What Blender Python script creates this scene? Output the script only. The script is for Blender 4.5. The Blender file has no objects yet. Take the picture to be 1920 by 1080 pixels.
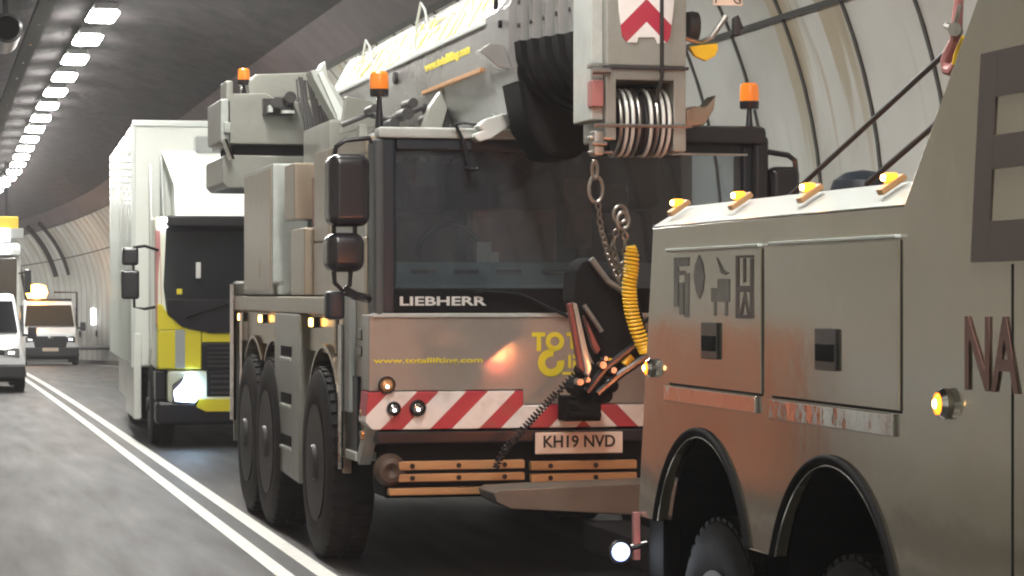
import bpy, bmesh, math, random
from mathutils import Vector, Matrix
random.seed(7)
R = math.radians
S = bpy.context.scene
C = S.collection
# ------------------------------------------------------------------ camera
F_PX, YAW, HOR, CAMZ = 4650.0, R(13.5), 549.0, 1.92
cam = bpy.data.cameras.new('camera'); camo = bpy.data.objects.new('camera', cam); C.objects.link(camo)
camo.location = (0, 0, CAMZ); camo.rotation_euler = (R(90), 0, -YAW)
cam.sensor_width = 36; cam.lens = 36*F_PX/1920; cam.shift_y = 9/1920
cam.clip_start = .1; cam.clip_end = 1000
S.camera = camo
# ------------------------------------------------------------------ world, exposure (a road tunnel: no sun or sky reaches in)
W = bpy.data.worlds.new('World'); S.world = W; W.use_nodes = True
W.node_tree.nodes['Background'].inputs[0].default_value = (.55, .52, .55, 1)
W.node_tree.nodes['Background'].inputs[1].default_value = .05
S.view_settings.view_transform = 'Standard'; S.view_settings.look = 'None'
S.view_settings.exposure = 0.0; S.view_settings.gamma = 1
S.cycles.use_denoising = True; S.cycles.filter_width = 2.1
S.cycles.max_bounces = 8; S.cycles.diffuse_bounces = 4; S.cycles.glossy_bounces = 4
S.cycles.transparent_max_bounces = 8; S.cycles.sample_clamp_indirect = 6
S.cycles.caustics_reflective = False; S.cycles.caustics_refractive = False
LED = 108.0          # the tunnel lamps

# survey of the photograph: a direction met with a real plane (X or Y constant), in metres
def FY(px, py, Y):
    a = YAW + math.atan((px-960)/F_PX); X = Y*math.tan(a)
    zc = X*math.sin(YAW)+Y*math.cos(YAW)
    return X, CAMZ+(HOR-py)*zc/F_PX
def FX(px, py, X):
    a = YAW + math.atan((px-960)/F_PX); Y = X/math.tan(a)
    zc = X*math.sin(YAW)+Y*math.cos(YAW)
    return Y, CAMZ+(HOR-py)*zc/F_PX

# the tunnel bends gently right, then left, and dips
def CX(Y):
    if Y < 30: return 0.0
    if Y < 72: return 1.25e-4*(Y-30)**2
    t = Y-72
    return .2205+.0105*t-t*t/460
def DZ(Y):
    if Y < 30: return 0.0
    if Y < 90: return -1.8e-4*(Y-30)**2
    return -.648-.0216*(Y-90)+(1.2e-4*(Y-90)**2)

# ------------------------------------------------------------------ materials
MATS = {}
def mat(name, col, rough=.5, metal=0, coat=0, dirt=0, dirtcol=(.05,.045,.04), dscale=3, bump=0, bscale=40, emit=0, ecol=None, rvar=0, spec=.5, stretch=(1,1,1)):
    m = bpy.data.materials.new(name); m.use_nodes = True
    nt = m.node_tree; b = nt.nodes['Principled BSDF']
    b.inputs['Base Color'].default_value = (*col, 1); b.inputs['Roughness'].default_value = rough
    b.inputs['Metallic'].default_value = metal; b.inputs['Coat Weight'].default_value = coat
    b.inputs['Coat Roughness'].default_value = .08; b.inputs['Specular IOR Level'].default_value = spec
    tc = nt.nodes.new('ShaderNodeTexCoord')
    mp = nt.nodes.new('ShaderNodeMapping'); mp.inputs['Scale'].default_value = stretch
    nt.links.new(tc.outputs['Object'], mp.inputs['Vector'])
    if dirt or rvar:
        n = nt.nodes.new('ShaderNodeTexNoise'); n.inputs['Scale'].default_value = dscale
        n.inputs['Detail'].default_value = 8; n.inputs['Roughness'].default_value = .65
        nt.links.new(mp.outputs[0], n.inputs['Vector'])
        r = nt.nodes.new('ShaderNodeValToRGB'); r.color_ramp.elements[0].position = .38; r.color_ramp.elements[1].position = .72
        nt.links.new(n.outputs['Fac'], r.inputs[0])
        if dirt:
            mm = nt.nodes.new('ShaderNodeMath'); mm.operation = 'MULTIPLY'; mm.inputs[1].default_value = dirt
            nt.links.new(r.outputs[0], mm.inputs[0])
            mx = nt.nodes.new('ShaderNodeMix'); mx.data_type = 'RGBA'
            mx.inputs['A'].default_value = (*col, 1); mx.inputs['B'].default_value = (*dirtcol, 1)
            nt.links.new(mm.outputs[0], mx.inputs['Factor']); nt.links.new(mx.outputs['Result'], b.inputs['Base Color'])
        if rvar:
            m2 = nt.nodes.new('ShaderNodeMath'); m2.operation = 'MULTIPLY_ADD'; m2.inputs[1].default_value = rvar; m2.inputs[2].default_value = rough
            nt.links.new(r.outputs[0], m2.inputs[0]); nt.links.new(m2.outputs[0], b.inputs['Roughness'])
    if bump:
        n = nt.nodes.new('ShaderNodeTexNoise'); n.inputs['Scale'].default_value = bscale; n.inputs['Detail'].default_value = 4
        nt.links.new(mp.outputs[0], n.inputs['Vector'])
        bp = nt.nodes.new('ShaderNodeBump'); bp.inputs['Strength'].default_value = 1; bp.inputs['Distance'].default_value = bump
        nt.links.new(n.outputs['Fac'], bp.inputs['Height']); nt.links.new(bp.outputs[0], b.inputs['Normal'])
        if coat: nt.links.new(bp.outputs[0], b.inputs['Coat Normal'])
    if emit:
        b.inputs['Emission Color'].default_value = (*(ecol or col), 1); b.inputs['Emission Strength'].default_value = emit
    MATS[name] = m; return m
mat('ceiling_soot', (.026,.021,.024), .8, dirt=1, dirtcol=(.003,.0025,.0035), dscale=2.2, bump=.05, bscale=2.5, stretch=(1,.5,1), spec=.25)
mat('ceiling_brown', (.075,.05,.052), .6, dirt=.9, dirtcol=(.018,.013,.014), dscale=1.0, spec=.3)
mat('joint_pale', (.24,.24,.22), .6)
mat('joint_dark', (.035,.035,.03), .7)
mat('crane_grey', (.275,.28,.25), .3, coat=.45, dirt=.28, dirtcol=(.11,.095,.075), dscale=5, bump=.0006, bscale=6)
mat('crane_front', (.26,.235,.21), .3, coat=.5, dirt=.3, dirtcol=(.12,.1,.085), dscale=4, bump=.0008, bscale=5)
mat('crane_light', (.46,.49,.47), .35, coat=.2, dirt=.35, dirtcol=(.2,.19,.16), dscale=6)
mat('beige_amber_lit', (.34,.275,.205), .3, metal=.25, coat=.4, dirt=.3, dirtcol=(.16,.12,.09), dscale=5)  # beige made warmer to carry the amber lamp light on the deck side
mat('boom_grey', (.24,.24,.235), .25, coat=.5, dirt=.3, dirtcol=(.12,.115,.1), dscale=4)
mat('boom_dark', (.045,.042,.043), .45, dirt=.5, dirtcol=(.015,.015,.015), spec=.3)
mat('steel', (.45,.43,.4), .35, metal=1, dirt=.5, dirtcol=(.2,.17,.14), dscale=12)
mat('chrome', (.75,.74,.72), .05, metal=1, bump=.006, bscale=4)
mat('silver_amber_lit', (.5,.42,.33), .22, metal=.8, dirt=.3, dirtcol=(.2,.17,.14))  # silver tinted warm, amber lamp glow put into the colour
mat('black_plastic', (.017,.016,.019), .22, spec=.45)
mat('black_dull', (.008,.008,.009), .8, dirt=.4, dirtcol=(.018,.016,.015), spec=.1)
mat('rubber', (.013,.013,.015), .7, dirt=.6, dirtcol=(.04,.037,.035), dscale=6, spec=.2)
mat('rim_dark', (.03,.03,.033), .5, dirt=.5, dirtcol=(.07,.06,.05), dscale=9, spec=.3)
mat('blue_black', (.016,.022,.03), .35, spec=.3)
mat('pillar_grey', (.07,.078,.08), .4, spec=.3)
mat('teal_dash', (.42,.6,.6), .6)
mat('cab_inside', (.06,.062,.072), .7, dirt=.4)
mat('seat_cloth', (.12,.07,.065), .8)
mat('reflection_red', (.42,.2,.17), .8, dirt=.6, dirtcol=(.12,.07,.06), dscale=6)
mat('yellow_letter', (.75,.62,.03), .45)
mat('white_letter', (.62,.62,.6), .4)
mat('slat_tan', (.5,.26,.11), .45, dirt=.5, dirtcol=(.18,.09,.04), dscale=9, stretch=(.3,1,1))
mat('bar_grey', (.12,.112,.095), .4, coat=.2, dirt=.5, dirtcol=(.05,.045,.035))
mat('rust_brown', (.09,.05,.03), .5, dirt=.5)
mat('plate_amber_lit', (.8,.66,.55), .3)  # white plate coloured peach, amber lamp light included in the tint
mat('black_letter', (.01,.01,.01), .5)
mat('wrecker_paint', (.38,.335,.25), .1, metal=.6, coat=1, dirt=.2, dirtcol=(.2,.17,.12), dscale=1.1, bump=.0035, bscale=1.8, rvar=.1)
mat('white_and_lit', (.66,.7,.67), .25, coat=.5)
mat('decal_brown', (.085,.058,.05), .4, dirt=.3)
mat('decal_red', (.15,.06,.045), .4, dirt=.3)
mat('fan_dark', (.06,.06,.062), .3, metal=.5)
mat('decal_dark', (.09,.08,.075), .3, dirt=.6, dirtcol=(.2,.18,.14), dscale=18)
mat('lorry_white', (.8,.83,.78), .3, coat=.4, dirt=.1, dirtcol=(.6,.6,.52))
mat('cab_pale', (.6,.63,.5), .3, coat=.4)
mat('lorry_yellow', (.68,.58,.03), .35, coat=.3)
mat('lorry_grey', (.33,.35,.34), .4)
mat('van_white', (.8,.82,.84), .25, coat=.5)
mat('van_black', (.02,.02,.024), .5)
mat('dark_glass', (.012,.014,.016), .06, coat=.5)
mat('brown_glass', (.05,.035,.02), .12, coat=.5)
mat('amber_lens', (.75,.2,.02), .15, coat=.6, emit=.35, ecol=(1,.25,.03))
mat('amber_lit', (1,.4,.05), .3, emit=3.2, ecol=(1,.27,.015))
mat('amber_side', (1,.5,.1), .3, emit=22, ecol=(1,.5,.1))
mat('amber_hot', (1,.7,.3), .3, emit=30, ecol=(1,.62,.2))
mat('amber_beam', (1,.5,.1), .3, emit=26, ecol=(1,.42,.07))
mat('tail_lit', (1,.4,.15), .3, emit=380, ecol=(1,.34,.11))
mat('red_tail', (1,.1,.1), .3, emit=55, ecol=(1,.06,.1))
mat('white_lit', (1,1,1), .3, emit=70, ecol=(.78,.88,1))
mat('blue_glow', (.8,.88,1), .3, emit=1.6, ecol=(.4,.55,1))
mat('head_lit', (1,1,1), .3, emit=26, ecol=(.5,.72,1))
mat('white_soft', (1,1,1), .3, emit=5, ecol=(.95,.97,1))
mat('red_lit', (1,.5,.5), .3, emit=14, ecol=(1,.5,.5))
mat('led_panel', (1,1,1), .5, emit=LED, ecol=(1,.97,.91))
mat('lamp_case', (.25,.25,.25), .5, metal=.5)
mat('lamp_glass', (.45,.45,.45), .08, metal=.9)
mat('lamp_amber', (.6,.33,.15), .15, metal=.4)
mat('hose_yellow', (.78,.5,.02), .4)
mat('rope', (.02,.02,.02), .5)
mat('chain_metal', (.33,.31,.28), .4, metal=.9, dirt=.5, dirtcol=(.1,.08,.06), dscale=20)
mat('red_paint', (.2,.04,.035), .4, dirt=.3)
mat('pink_paint', (.42,.16,.15), .4, dirt=.3)
mat('walk_grey', (.09,.088,.085), .8, dirt=.5, dirtcol=(.03,.03,.03))
mat('line_white', (.72,.72,.68), .6, dirt=.35, dirtcol=(.3,.29,.27), dscale=7)
mat('orange_reflected', (.52,.15,.06), .5, dirt=.5, dirtcol=(.3,.09,.04), dscale=1.5)
mat('paper', (.75,.73,.68), .6)
mat('mirror_glass', (.5,.5,.5), .04, metal=1)

def glass(name, tint, glass_sheen=0):
    m = bpy.data.materials.new(name); m.use_nodes = True; nt = m.node_tree; nt.nodes.clear()
    o = nt.nodes.new('ShaderNodeOutputMaterial'); t = nt.nodes.new('ShaderNodeBsdfTransparent'); t.inputs[0].default_value = (*tint, 1)
    g = nt.nodes.new('ShaderNodeBsdfGlossy'); g.inputs['Roughness'].default_value = .03
    g.inputs['Color'].default_value = (.9,.9,.9,1)
    f = nt.nodes.new('ShaderNodeFresnel'); f.inputs[0].default_value = 1.5
    mx = nt.nodes.new('ShaderNodeMixShader')
    nt.links.new(f.outputs[0], mx.inputs[0]); nt.links.new(t.outputs[0], mx.inputs[1]); nt.links.new(g.outputs[0], mx.inputs[2])
    if glass_sheen:
        d = nt.nodes.new('ShaderNodeBsdfDiffuse'); d.inputs[0].default_value = (.42,.47,.55,1)  # blue-grey diffuse layer stands in for reflections on the windscreen
        m3 = nt.nodes.new('ShaderNodeMixShader'); m3.inputs[0].default_value = glass_sheen
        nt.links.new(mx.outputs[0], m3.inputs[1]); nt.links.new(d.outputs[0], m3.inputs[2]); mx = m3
    nt.links.new(mx.outputs[0], o.inputs[0]); MATS[name] = m
glass('screen_glass', (.62,.66,.68), glass_sheen=.06); glass('side_glass', (.75,.78,.75))

def nodes_of(m): return m.node_tree, m.node_tree.nodes['Principled BSDF']
def M2(nt, op, a, b=None, c=None):
    n = nt.nodes.new('ShaderNodeMath'); n.operation = op
    for i, v in enumerate((a, b, c)):
        if v is None: continue
        if isinstance(v, (int, float)): n.inputs[i].default_value = v
        else: nt.links.new(v, n.inputs[i])
    return n.outputs[0]
def MIX(nt, f, a, b):
    n = nt.nodes.new('ShaderNodeMix'); n.data_type = 'RGBA'
    for k, v in (('Factor', f), ('A', a), ('B', b)):
        if isinstance(v, tuple): n.inputs[k].default_value = (*v, 1)
        elif isinstance(v, (int, float)): n.inputs[k].default_value = v
        else: nt.links.new(v, n.inputs[k])
    return n.outputs['Result']
def NOISE(nt, vec, scale, detail=4, stretch=None):
    mp = nt.nodes.new('ShaderNodeMapping'); mp.inputs['Scale'].default_value = stretch or (1,1,1)
    nt.links.new(vec, mp.inputs['Vector'])
    n = nt.nodes.new('ShaderNodeTexNoise'); n.inputs['Scale'].default_value = scale; n.inputs['Detail'].default_value = detail
    nt.links.new(mp.outputs[0], n.inputs['Vector']); return n.outputs['Fac']
def SMOOTH(nt, v, a, b):
    n = nt.nodes.new('ShaderNodeMapRange'); n.interpolation_type = 'SMOOTHSTEP'
    n.inputs['From Min'].default_value = a; n.inputs['From Max'].default_value = b
    nt.links.new(v, n.inputs['Value']); return n.outputs[0]

def chevron(name, cx, period, c0, slope, red, white, cz=0.0):
    # red and white reflective stripes that run up towards (slope>0) or away from the middle
    m = mat(name, white, .35); nt, b = nodes_of(m)
    tc = nt.nodes.new('ShaderNodeTexCoord'); sp = nt.nodes.new('ShaderNodeSeparateXYZ'); nt.links.new(tc.outputs['Object'], sp.inputs[0])
    dx = M2(nt, 'ABSOLUTE', M2(nt, 'SUBTRACT', sp.outputs[0], cx))
    v = M2(nt, 'DIVIDE', M2(nt, 'ADD', M2(nt, 'ADD', dx, M2(nt, 'MULTIPLY', sp.outputs[2], slope)), c0), period)
    f = M2(nt, 'GREATER_THAN', M2(nt, 'FRACT', v), .56)
    col = MIX(nt, f, white, red)
    d = SMOOTH(nt, NOISE(nt, tc.outputs['Object'], 6, 8), .45, .8)
    col = MIX(nt, M2(nt, 'MULTIPLY', d, .35), col, (.2,.13,.1))
    nt.links.new(col, b.inputs['Base Color'])
    return m

# wall panels: enamelled white, rust and green streaks running down from the joints
m = mat('wall_white', (.5,.52,.49), .32, coat=.15); nt, b = nodes_of(m)
tc = nt.nodes.new('ShaderNodeTexCoord'); sp = nt.nodes.new('ShaderNodeSeparateXYZ'); nt.links.new(tc.outputs['Object'], sp.inputs[0])
n1 = NOISE(nt, tc.outputs['Object'], 1.0, 3, (.3, 1.9, .15))
n2 = NOISE(nt, tc.outputs['Object'], 1.0, 6, (.3, 7.5, .35))
n3 = NOISE(nt, tc.outputs['Object'], .8, 8)
top = SMOOTH(nt, sp.outputs[2], 1.6, 4.0)
st = M2(nt, 'MULTIPLY', SMOOTH(nt, n1, .57, .61), top)
st2 = M2(nt, 'MULTIPLY', SMOOTH(nt, n2, .6, .7), M2(nt, 'MULTIPLY', top, .3))
col = MIX(nt, SMOOTH(nt, n3, .35, .75), (.52,.53,.5), (.37,.37,.335))
col = MIX(nt, M2(nt, 'MULTIPLY', st, .75), col, (.3,.23,.12))
col = MIX(nt, st2, col, (.2,.18,.13))
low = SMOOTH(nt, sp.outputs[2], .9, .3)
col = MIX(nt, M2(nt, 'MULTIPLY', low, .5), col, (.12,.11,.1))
nt.links.new(col, b.inputs['Base Color'])
# asphalt
m = mat('asphalt', (.06,.06,.06), .55); nt, b = nodes_of(m)
tc = nt.nodes.new('ShaderNodeTexCoord'); O = tc.outputs['Object']
g = NOISE(nt, O, 90, 3); big = NOISE(nt, O, .6, 6, (1,.12,1)); mid = NOISE(nt, O, 4, 6, (1,.1,1))
col = MIX(nt, SMOOTH(nt, g, .35, .7), (.014,.014,.015), (.036,.036,.036))
col = MIX(nt, M2(nt, 'MULTIPLY', SMOOTH(nt, big, .45, .62), .7), col, (.045,.031,.022))
col = MIX(nt, M2(nt, 'MULTIPLY', SMOOTH(nt, mid, .5, .7), .3), col, (.016,.015,.014))
b.inputs['Specular IOR Level'].default_value = .35
nt.links.new(col, b.inputs['Base Color'])
nt.links.new(M2(nt, 'MULTIPLY_ADD', mid, .3, .4), b.inputs['Roughness'])
bp = nt.nodes.new('ShaderNodeBump'); bp.inputs['Distance'].default_value = .006; nt.links.new(g, bp.inputs['Height']); nt.links.new(bp.outputs[0], b.inputs['Normal'])

# ------------------------------------------------------------------ mesh building
OFF = {}
class MB:
    bev = False
    def __init__(s): s.bm = bmesh.new()
    def _bev(s, geom, bev, seg=2):
        if bev:
            s.bev = True
            for f in geom: f.normal_update()
            es = [e for e in {e for f in geom for e in f.edges} if len(e.link_faces) == 2 and e.calc_face_angle(0) > .5]
            bmesh.ops.bevel(s.bm, geom=es, offset=bev, segments=seg, profile=.5, affect='EDGES', clamp_overlap=True)
    def box(s, x0, x1, y0, y1, z0, z1, bev=0, seg=2):
        v = [s.bm.verts.new(p) for p in ((x0,y0,z0),(x1,y0,z0),(x1,y1,z0),(x0,y1,z0),(x0,y0,z1),(x1,y0,z1),(x1,y1,z1),(x0,y1,z1))]
        fs = [s.bm.faces.new([v[i] for i in q]) for q in ((0,3,2,1),(4,5,6,7),(0,1,5,4),(1,2,6,5),(2,3,7,6),(3,0,4,7))]
        s._bev(fs, bev, seg); return s
    def prism(s, pts, axis, a, b, bev=0, seg=2):
        # polygon in the plane across `axis`: X -> (y,z), Y -> (x,z), Z -> (x,y)
        def P(p, t): return {'X': (t, p[0], p[1]), 'Y': (p[0], t, p[1]), 'Z': (p[0], p[1], t)}[axis]
        A = [s.bm.verts.new(P(p, a)) for p in pts]; B = [s.bm.verts.new(P(p, b)) for p in pts]
        n = len(pts); fs = [s.bm.faces.new(A), s.bm.faces.new(B[::-1])]
        for i in range(n): fs.append(s.bm.faces.new([A[i], B[i], B[(i+1) % n], A[(i+1) % n]]))
        bmesh.ops.recalc_face_normals(s.bm, faces=fs); s._bev(fs, bev, seg); return s
    def loft(s, rings, cap=True, closed=True):
        V = [[s.bm.verts.new(p) for p in r] for r in rings]; fs = []
        n = len(V[0])
        for i in range(len(V)-1):
            for j in range(n if closed else n-1):
                k = (j+1) % n
                fs.append(s.bm.faces.new([V[i][j], V[i+1][j], V[i+1][k], V[i][k]]))
        if cap and closed: fs += [s.bm.faces.new(V[0]), s.bm.faces.new(V[-1][::-1])]
        if cap or closed: bmesh.ops.recalc_face_normals(s.bm, faces=fs)
        return s
    def cone(s, p0, p1, r0, r1=None, n=24):
        p0, p1 = Vector(p0), Vector(p1); r1 = r0 if r1 is None else r1
        d = (p1-p0).normalized(); u = d.orthogonal().normalized(); w = d.cross(u)
        rg = lambda c, r: [c+(u*math.cos(2*math.pi*i/n)+w*math.sin(2*math.pi*i/n))*r for i in range(n)]
        return s.loft([rg(p0, r0), rg(p1, r1)])
    def tube(s, pts, r, n=8):
        pts = [Vector(p) for p in pts]; rings = []; u = None
        for i, p in enumerate(pts):
            d = (pts[min(i+1, len(pts)-1)]-pts[max(i-1, 0)]).normalized()
            if u is None: u = d.orthogonal().normalized()
            u = (u-d*u.dot(d)).normalized(); w = d.cross(u)
            rr = r(i/(len(pts)-1)) if callable(r) else r
            rings.append([p+(u*math.cos(2*math.pi*k/n)+w*math.sin(2*math.pi*k/n))*rr for k in range(n)])
        return s.loft(rings)
    def lathe(s, prof, c, axis='Z', n=32):
        # prof: (radius, distance along the axis)
        rings = []
        for r, t in prof:
            r = max(r, 1e-4); q = []
            for k in range(n):
                a = 2*math.pi*k/n; x, y = r*math.cos(a), r*math.sin(a)
                o = {'Z': (x, y, t), 'X': (t, x, y), 'Y': (x, t, y)}[axis]
                q.append((c[0]+o[0], c[1]+o[1], c[2]+o[2]))
            rings.append(q)
        return s.loft(rings)
    def torus(s, c, R1, R2, r, axis='Y', n=20, m=7, squash=1):
        pts = []
        for i in range(n+1):
            a = 2*math.pi*i/n; x, y = R1*math.cos(a), R2*math.sin(a)
            pts.append(Vector(c)+Vector({'Y': (x, 0, y), 'X': (0, x, y), 'Z': (x, y, 0)}[axis]))
        rings = []
        for i in range(n):
            d = (pts[(i+1) % n]-pts[i-1]).normalized(); nn = Vector({'Y': (0,1,0), 'X': (1,0,0), 'Z': (0,0,1)}[axis]); w = d.cross(nn)
            rings.append([pts[i]+(nn*math.cos(2*math.pi*k/m)+w*math.sin(2*math.pi*k/m))*r for k in range(m)])
        rings.append(rings[0])
        V = [[s.bm.verts.new(p) for p in r_] for r_ in rings[:-1]]; fs = []
        for i in range(n):
            for j in range(m):
                fs.append(s.bm.faces.new([V[i][j], V[(i+1) % n][j], V[(i+1) % n][(j+1) % m], V[i][(j+1) % m]]))
        bmesh.ops.recalc_face_normals(s.bm, faces=fs); return s
    def xf(s, M): bmesh.ops.transform(s.bm, matrix=M, verts=s.bm.verts[:]); return s
    def pieces(s, name, material, parent=None):
        # every loose piece becomes a part of its own
        todo = set(s.bm.verts); outl = []
        while todo:
            st = [todo.pop()]; isl = set(st)
            while st:
                for e in st.pop().link_edges:
                    for v in e.verts:
                        if v not in isl: isl.add(v); st.append(v)
            todo -= isl; q = MB(); mp = {v: q.bm.verts.new(v.co) for v in isl}
            for f in {f for v in isl for f in v.link_faces}: q.bm.faces.new([mp[v] for v in f.verts])
            q.bev = s.bev; outl.append(q)
        s.bm.free()
        return [q.build(name, material, parent) for q in outl]
    def build(s, name, material, parent=None, smooth=True, sharp=35):
        root = parent
        while root is not None and root.parent is not None: root = root.parent
        if root is not None and root.name in OFF:
            o = Vector(OFF[root.name]); bmesh.ops.translate(s.bm, vec=-o, verts=s.bm.verts[:])
        me = bpy.data.meshes.new(name); s.bm.to_mesh(me); s.bm.free()
        for mm in (material if isinstance(material, (list, tuple)) else [material]): me.materials.append(MATS[mm])
        if smooth:
            me.shade_smooth(); me.set_sharp_from_angle(angle=R(sharp))
        ob = bpy.data.objects.new(name, me); C.objects.link(ob); ob.parent = parent
        if s.bev and smooth:
            wn = ob.modifiers.new('weighted', 'WEIGHTED_NORMAL'); wn.keep_sharp = True; wn.weight = 100
        return ob
def tag(o, label=None, cat=None, group=None, kind=None):
    for k, v in (('label', label), ('category', cat), ('group', group), ('kind', kind)):
        if v: o[k] = v
    return o
def thing(name, label, cat, loc=(0,0,0), rz=0, group=None, world=True):
    o = bpy.data.objects.new(name, None); C.objects.link(o); o.location = loc; o.rotation_euler = (0,0,rz)
    o.empty_display_size = .3
    if world: OFF[o.name] = loc
    return tag(o, label, cat, group)
def copy_tree(o, parent=None):
    c = o.copy(); C.objects.link(c); c.parent = parent
    for ch in list(o.children): copy_tree(ch, c)
    return c
def text(name, s_, material, parent, origin, w, h, face='front', ext=.002, bold=0, shear=0, M=None):
    cu = bpy.data.curves.new('lettering', 'FONT'); cu.body = s_; cu.extrude = .02; cu.offset = bold; cu.resolution_u = 3
    ob = bpy.data.objects.new('lettering', cu); C.objects.link(ob); bpy.context.view_layer.update()
    me = bpy.data.meshes.new_from_object(ob.evaluated_get(bpy.context.evaluated_depsgraph_get()))
    bpy.data.objects.remove(ob); bpy.data.curves.remove(cu)
    b_ = MB(); b_.bm.from_mesh(me); bpy.data.meshes.remove(me)
    xs = [v.co.x for v in b_.bm.verts]; ys = [v.co.y for v in b_.bm.verts]
    sx = w/(max(xs)-min(xs)); sy = h/(max(ys)-min(ys))
    x0, y0 = min(xs), min(ys)
    for v in b_.bm.verts: v.co = Vector(((v.co.x-x0)*sx+shear*(v.co.y-y0)*sy, (v.co.y-y0)*sy, v.co.z/.02*ext))
    if M is None:
        M = {'front': Matrix.Rotation(R(90), 4, 'X'), 'side': Matrix.Rotation(R(-90), 4, 'Z') @ Matrix.Rotation(R(90), 4, 'X')}[face]
    b_.xf(Matrix.Translation(origin) @ M)
    return b_.build(name, material, parent, smooth=False)

# ------------------------------------------------------------------ the tunnel
TC, TH, TR = 2.58, 2.4, 4.3          # middle, height of the centre, radius
Y0T, Y1T = -58, 190
def ring_pt(a, Y, r=TR):
    s_ = 1 if a > 0 else -1
    if abs(a) > 90: return (TC+CX(Y)+s_*r, Y, TH+DZ(Y)-(abs(a)-90)/18*2.5)      # upright foot of the wall
    if abs(a) < 40: r -= .45*(1-(a/40)**2)                                        # flatter crown
    return (TC+CX(Y)+r*math.sin(R(a)), Y, TH+DZ(Y)+r*math.cos(R(a)))
ysteps = [18.25+1.25*k for k in range(int((Y0T-18.25)/1.25), int((Y1T-18.25)/1.25)+1)]
def shell(angs, r0=TR):
    b_ = MB(); V = [[b_.bm.verts.new(ring_pt(a, Y, r0)) for a in angs] for Y in ysteps]
    for i in range(len(V)-1):
        for j in range(len(angs)-1):
            b_.bm.faces.new([V[i][j], V[i][j+1], V[i+1][j+1], V[i+1][j]])
    return b_
def arange(a, b_, n): return [a+(b_-a)*i/n for i in range(n+1)]
tun = thing('road_tunnel', 'round road tunnel lined with stained white panels under a sooty ceiling', 'tunnel', (TC, 0, 0))
shell(arange(-40, 40, 18)).build('ceiling', 'ceiling_soot', tun)
bb = shell(arange(40, 49, 3)); bb2 = shell(arange(-49, -40, 3))
bb.build('ceiling_band', 'ceiling_brown', tun); bb2.build('ceiling_band', 'ceiling_brown', tun)
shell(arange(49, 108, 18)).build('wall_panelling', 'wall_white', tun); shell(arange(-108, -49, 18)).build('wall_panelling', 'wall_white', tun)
for sgn in (1, -1):
    b_ = MB()
    for Y in ysteps:
        if Y < -20 or Y > 130: continue
        w = .021 if Y < 32 else .007
        for r_, in ((TR-.012,),):
            A = [ring_pt(sgn*a, Y, TR-.015) for a in arange(49, 107, 16)]
            V1 = [b_.bm.verts.new((p[0], p[1]-w, p[2])) for p in A]; V2 = [b_.bm.verts.new((p[0], p[1]+w, p[2])) for p in A]
            B = [ring_pt(sgn*a, Y, TR+.01) for a in arange(49, 107, 16)]
            V3 = [b_.bm.verts.new((p[0], p[1]-w, p[2])) for p in B]; V4 = [b_.bm.verts.new((p[0], p[1]+w, p[2])) for p in B]
            for i in range(16):
                for fc in (b_.bm.faces.new([V1[i], V1[i+1], V2[i+1], V2[i]]), b_.bm.faces.new([V1[i], V3[i], V3[i+1], V1[i+1]]), b_.bm.faces.new([V2[i], V2[i+1], V4[i+1], V4[i]])): fc.material_index = int(Y > 32)
    b_.build('panel_joint', ['joint_dark', 'joint_pale'], tun, smooth=False)
    for aj, th in ((67.2, .3), (49, .5)):
        b_ = MB(); V = []
        for Y in ysteps:
            V.append([b_.bm.verts.new(ring_pt(sgn*a, Y, r)) for a, r in ((aj-th, TR+.01), (aj-th, TR-.022), (aj+th, TR-.022), (aj+th, TR+.01))])
        for i in range(len(V)-1):
            for j in range(3): b_.bm.faces.new([V[i][j], V[i][j+1], V[i+1][j+1], V[i+1][j]])
        b_.build('ledge', 'joint_dark', tun, smooth=False)
def strip(name, x0, x1, z, material, kind='structure', ya=Y0T, yb=Y1T, step=2.0, n=1, side=0):
    b_ = MB(); Ys = arange(ya, yb, int((yb-ya)/step)); V = []
    for Y in Ys:
        row = [(x0+(x1-x0)*i/n+CX(Y), Y, z+DZ(Y)) for i in range(n+1)]
        if side < 0: row = [(x0+CX(Y), Y, z-.14+DZ(Y))]+row
        if side > 0: row = row+[(x1+CX(Y), Y, z-.14+DZ(Y))]
        V.append([b_.bm.verts.new(p) for p in row])
    for i in range(len(V)-1):
        for j in range(len(V[0])-1): b_.bm.faces.new([V[i][j], V[i][j+1], V[i+1][j+1], V[i+1][j]])
    o = b_.build(name, material, None, smooth=False)
    return tag(o, kind=kind)
strip('road', -2.4, 7.6, 0, 'asphalt', n=4)
strip('walkway', -2.2, -1.35, .14, 'walk_grey', side=1); strip('walkway', 6.45, 7.4, .14, 'walk_grey', side=-1)
for x0, x1 in ((2.37, 2.49), (2.64, 2.77), (-1.05, -.93), (6.08, 6.2)):
    strip('road_marking', x0, x1, .004, 'line_white')
# dark guard rail at the foot of the right-hand wall
rail = thing('guard_rail', 'dark low guard rail along the foot of the white tunnel wall', 'guard rail', (6.9, 60, 0))
b_ = MB(); V = []
for Y in arange(40, 110, 50): V.append([(6.86+CX(Y), Y, DZ(Y)+.52), (6.82+CX(Y), Y, DZ(Y)+.6), (6.86+CX(Y), Y, DZ(Y)+.68), (6.9+CX(Y), Y, DZ(Y)+.6)])
b_.loft(V); b_.build('rail', 'walk_grey', rail)
for Y in arange(40, 110, 35): MB().box(6.88+CX(Y), 6.95+CX(Y), Y-.03, Y+.03, DZ(Y)+.13, DZ(Y)+.6).build('post', 'walk_grey', rail)
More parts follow.
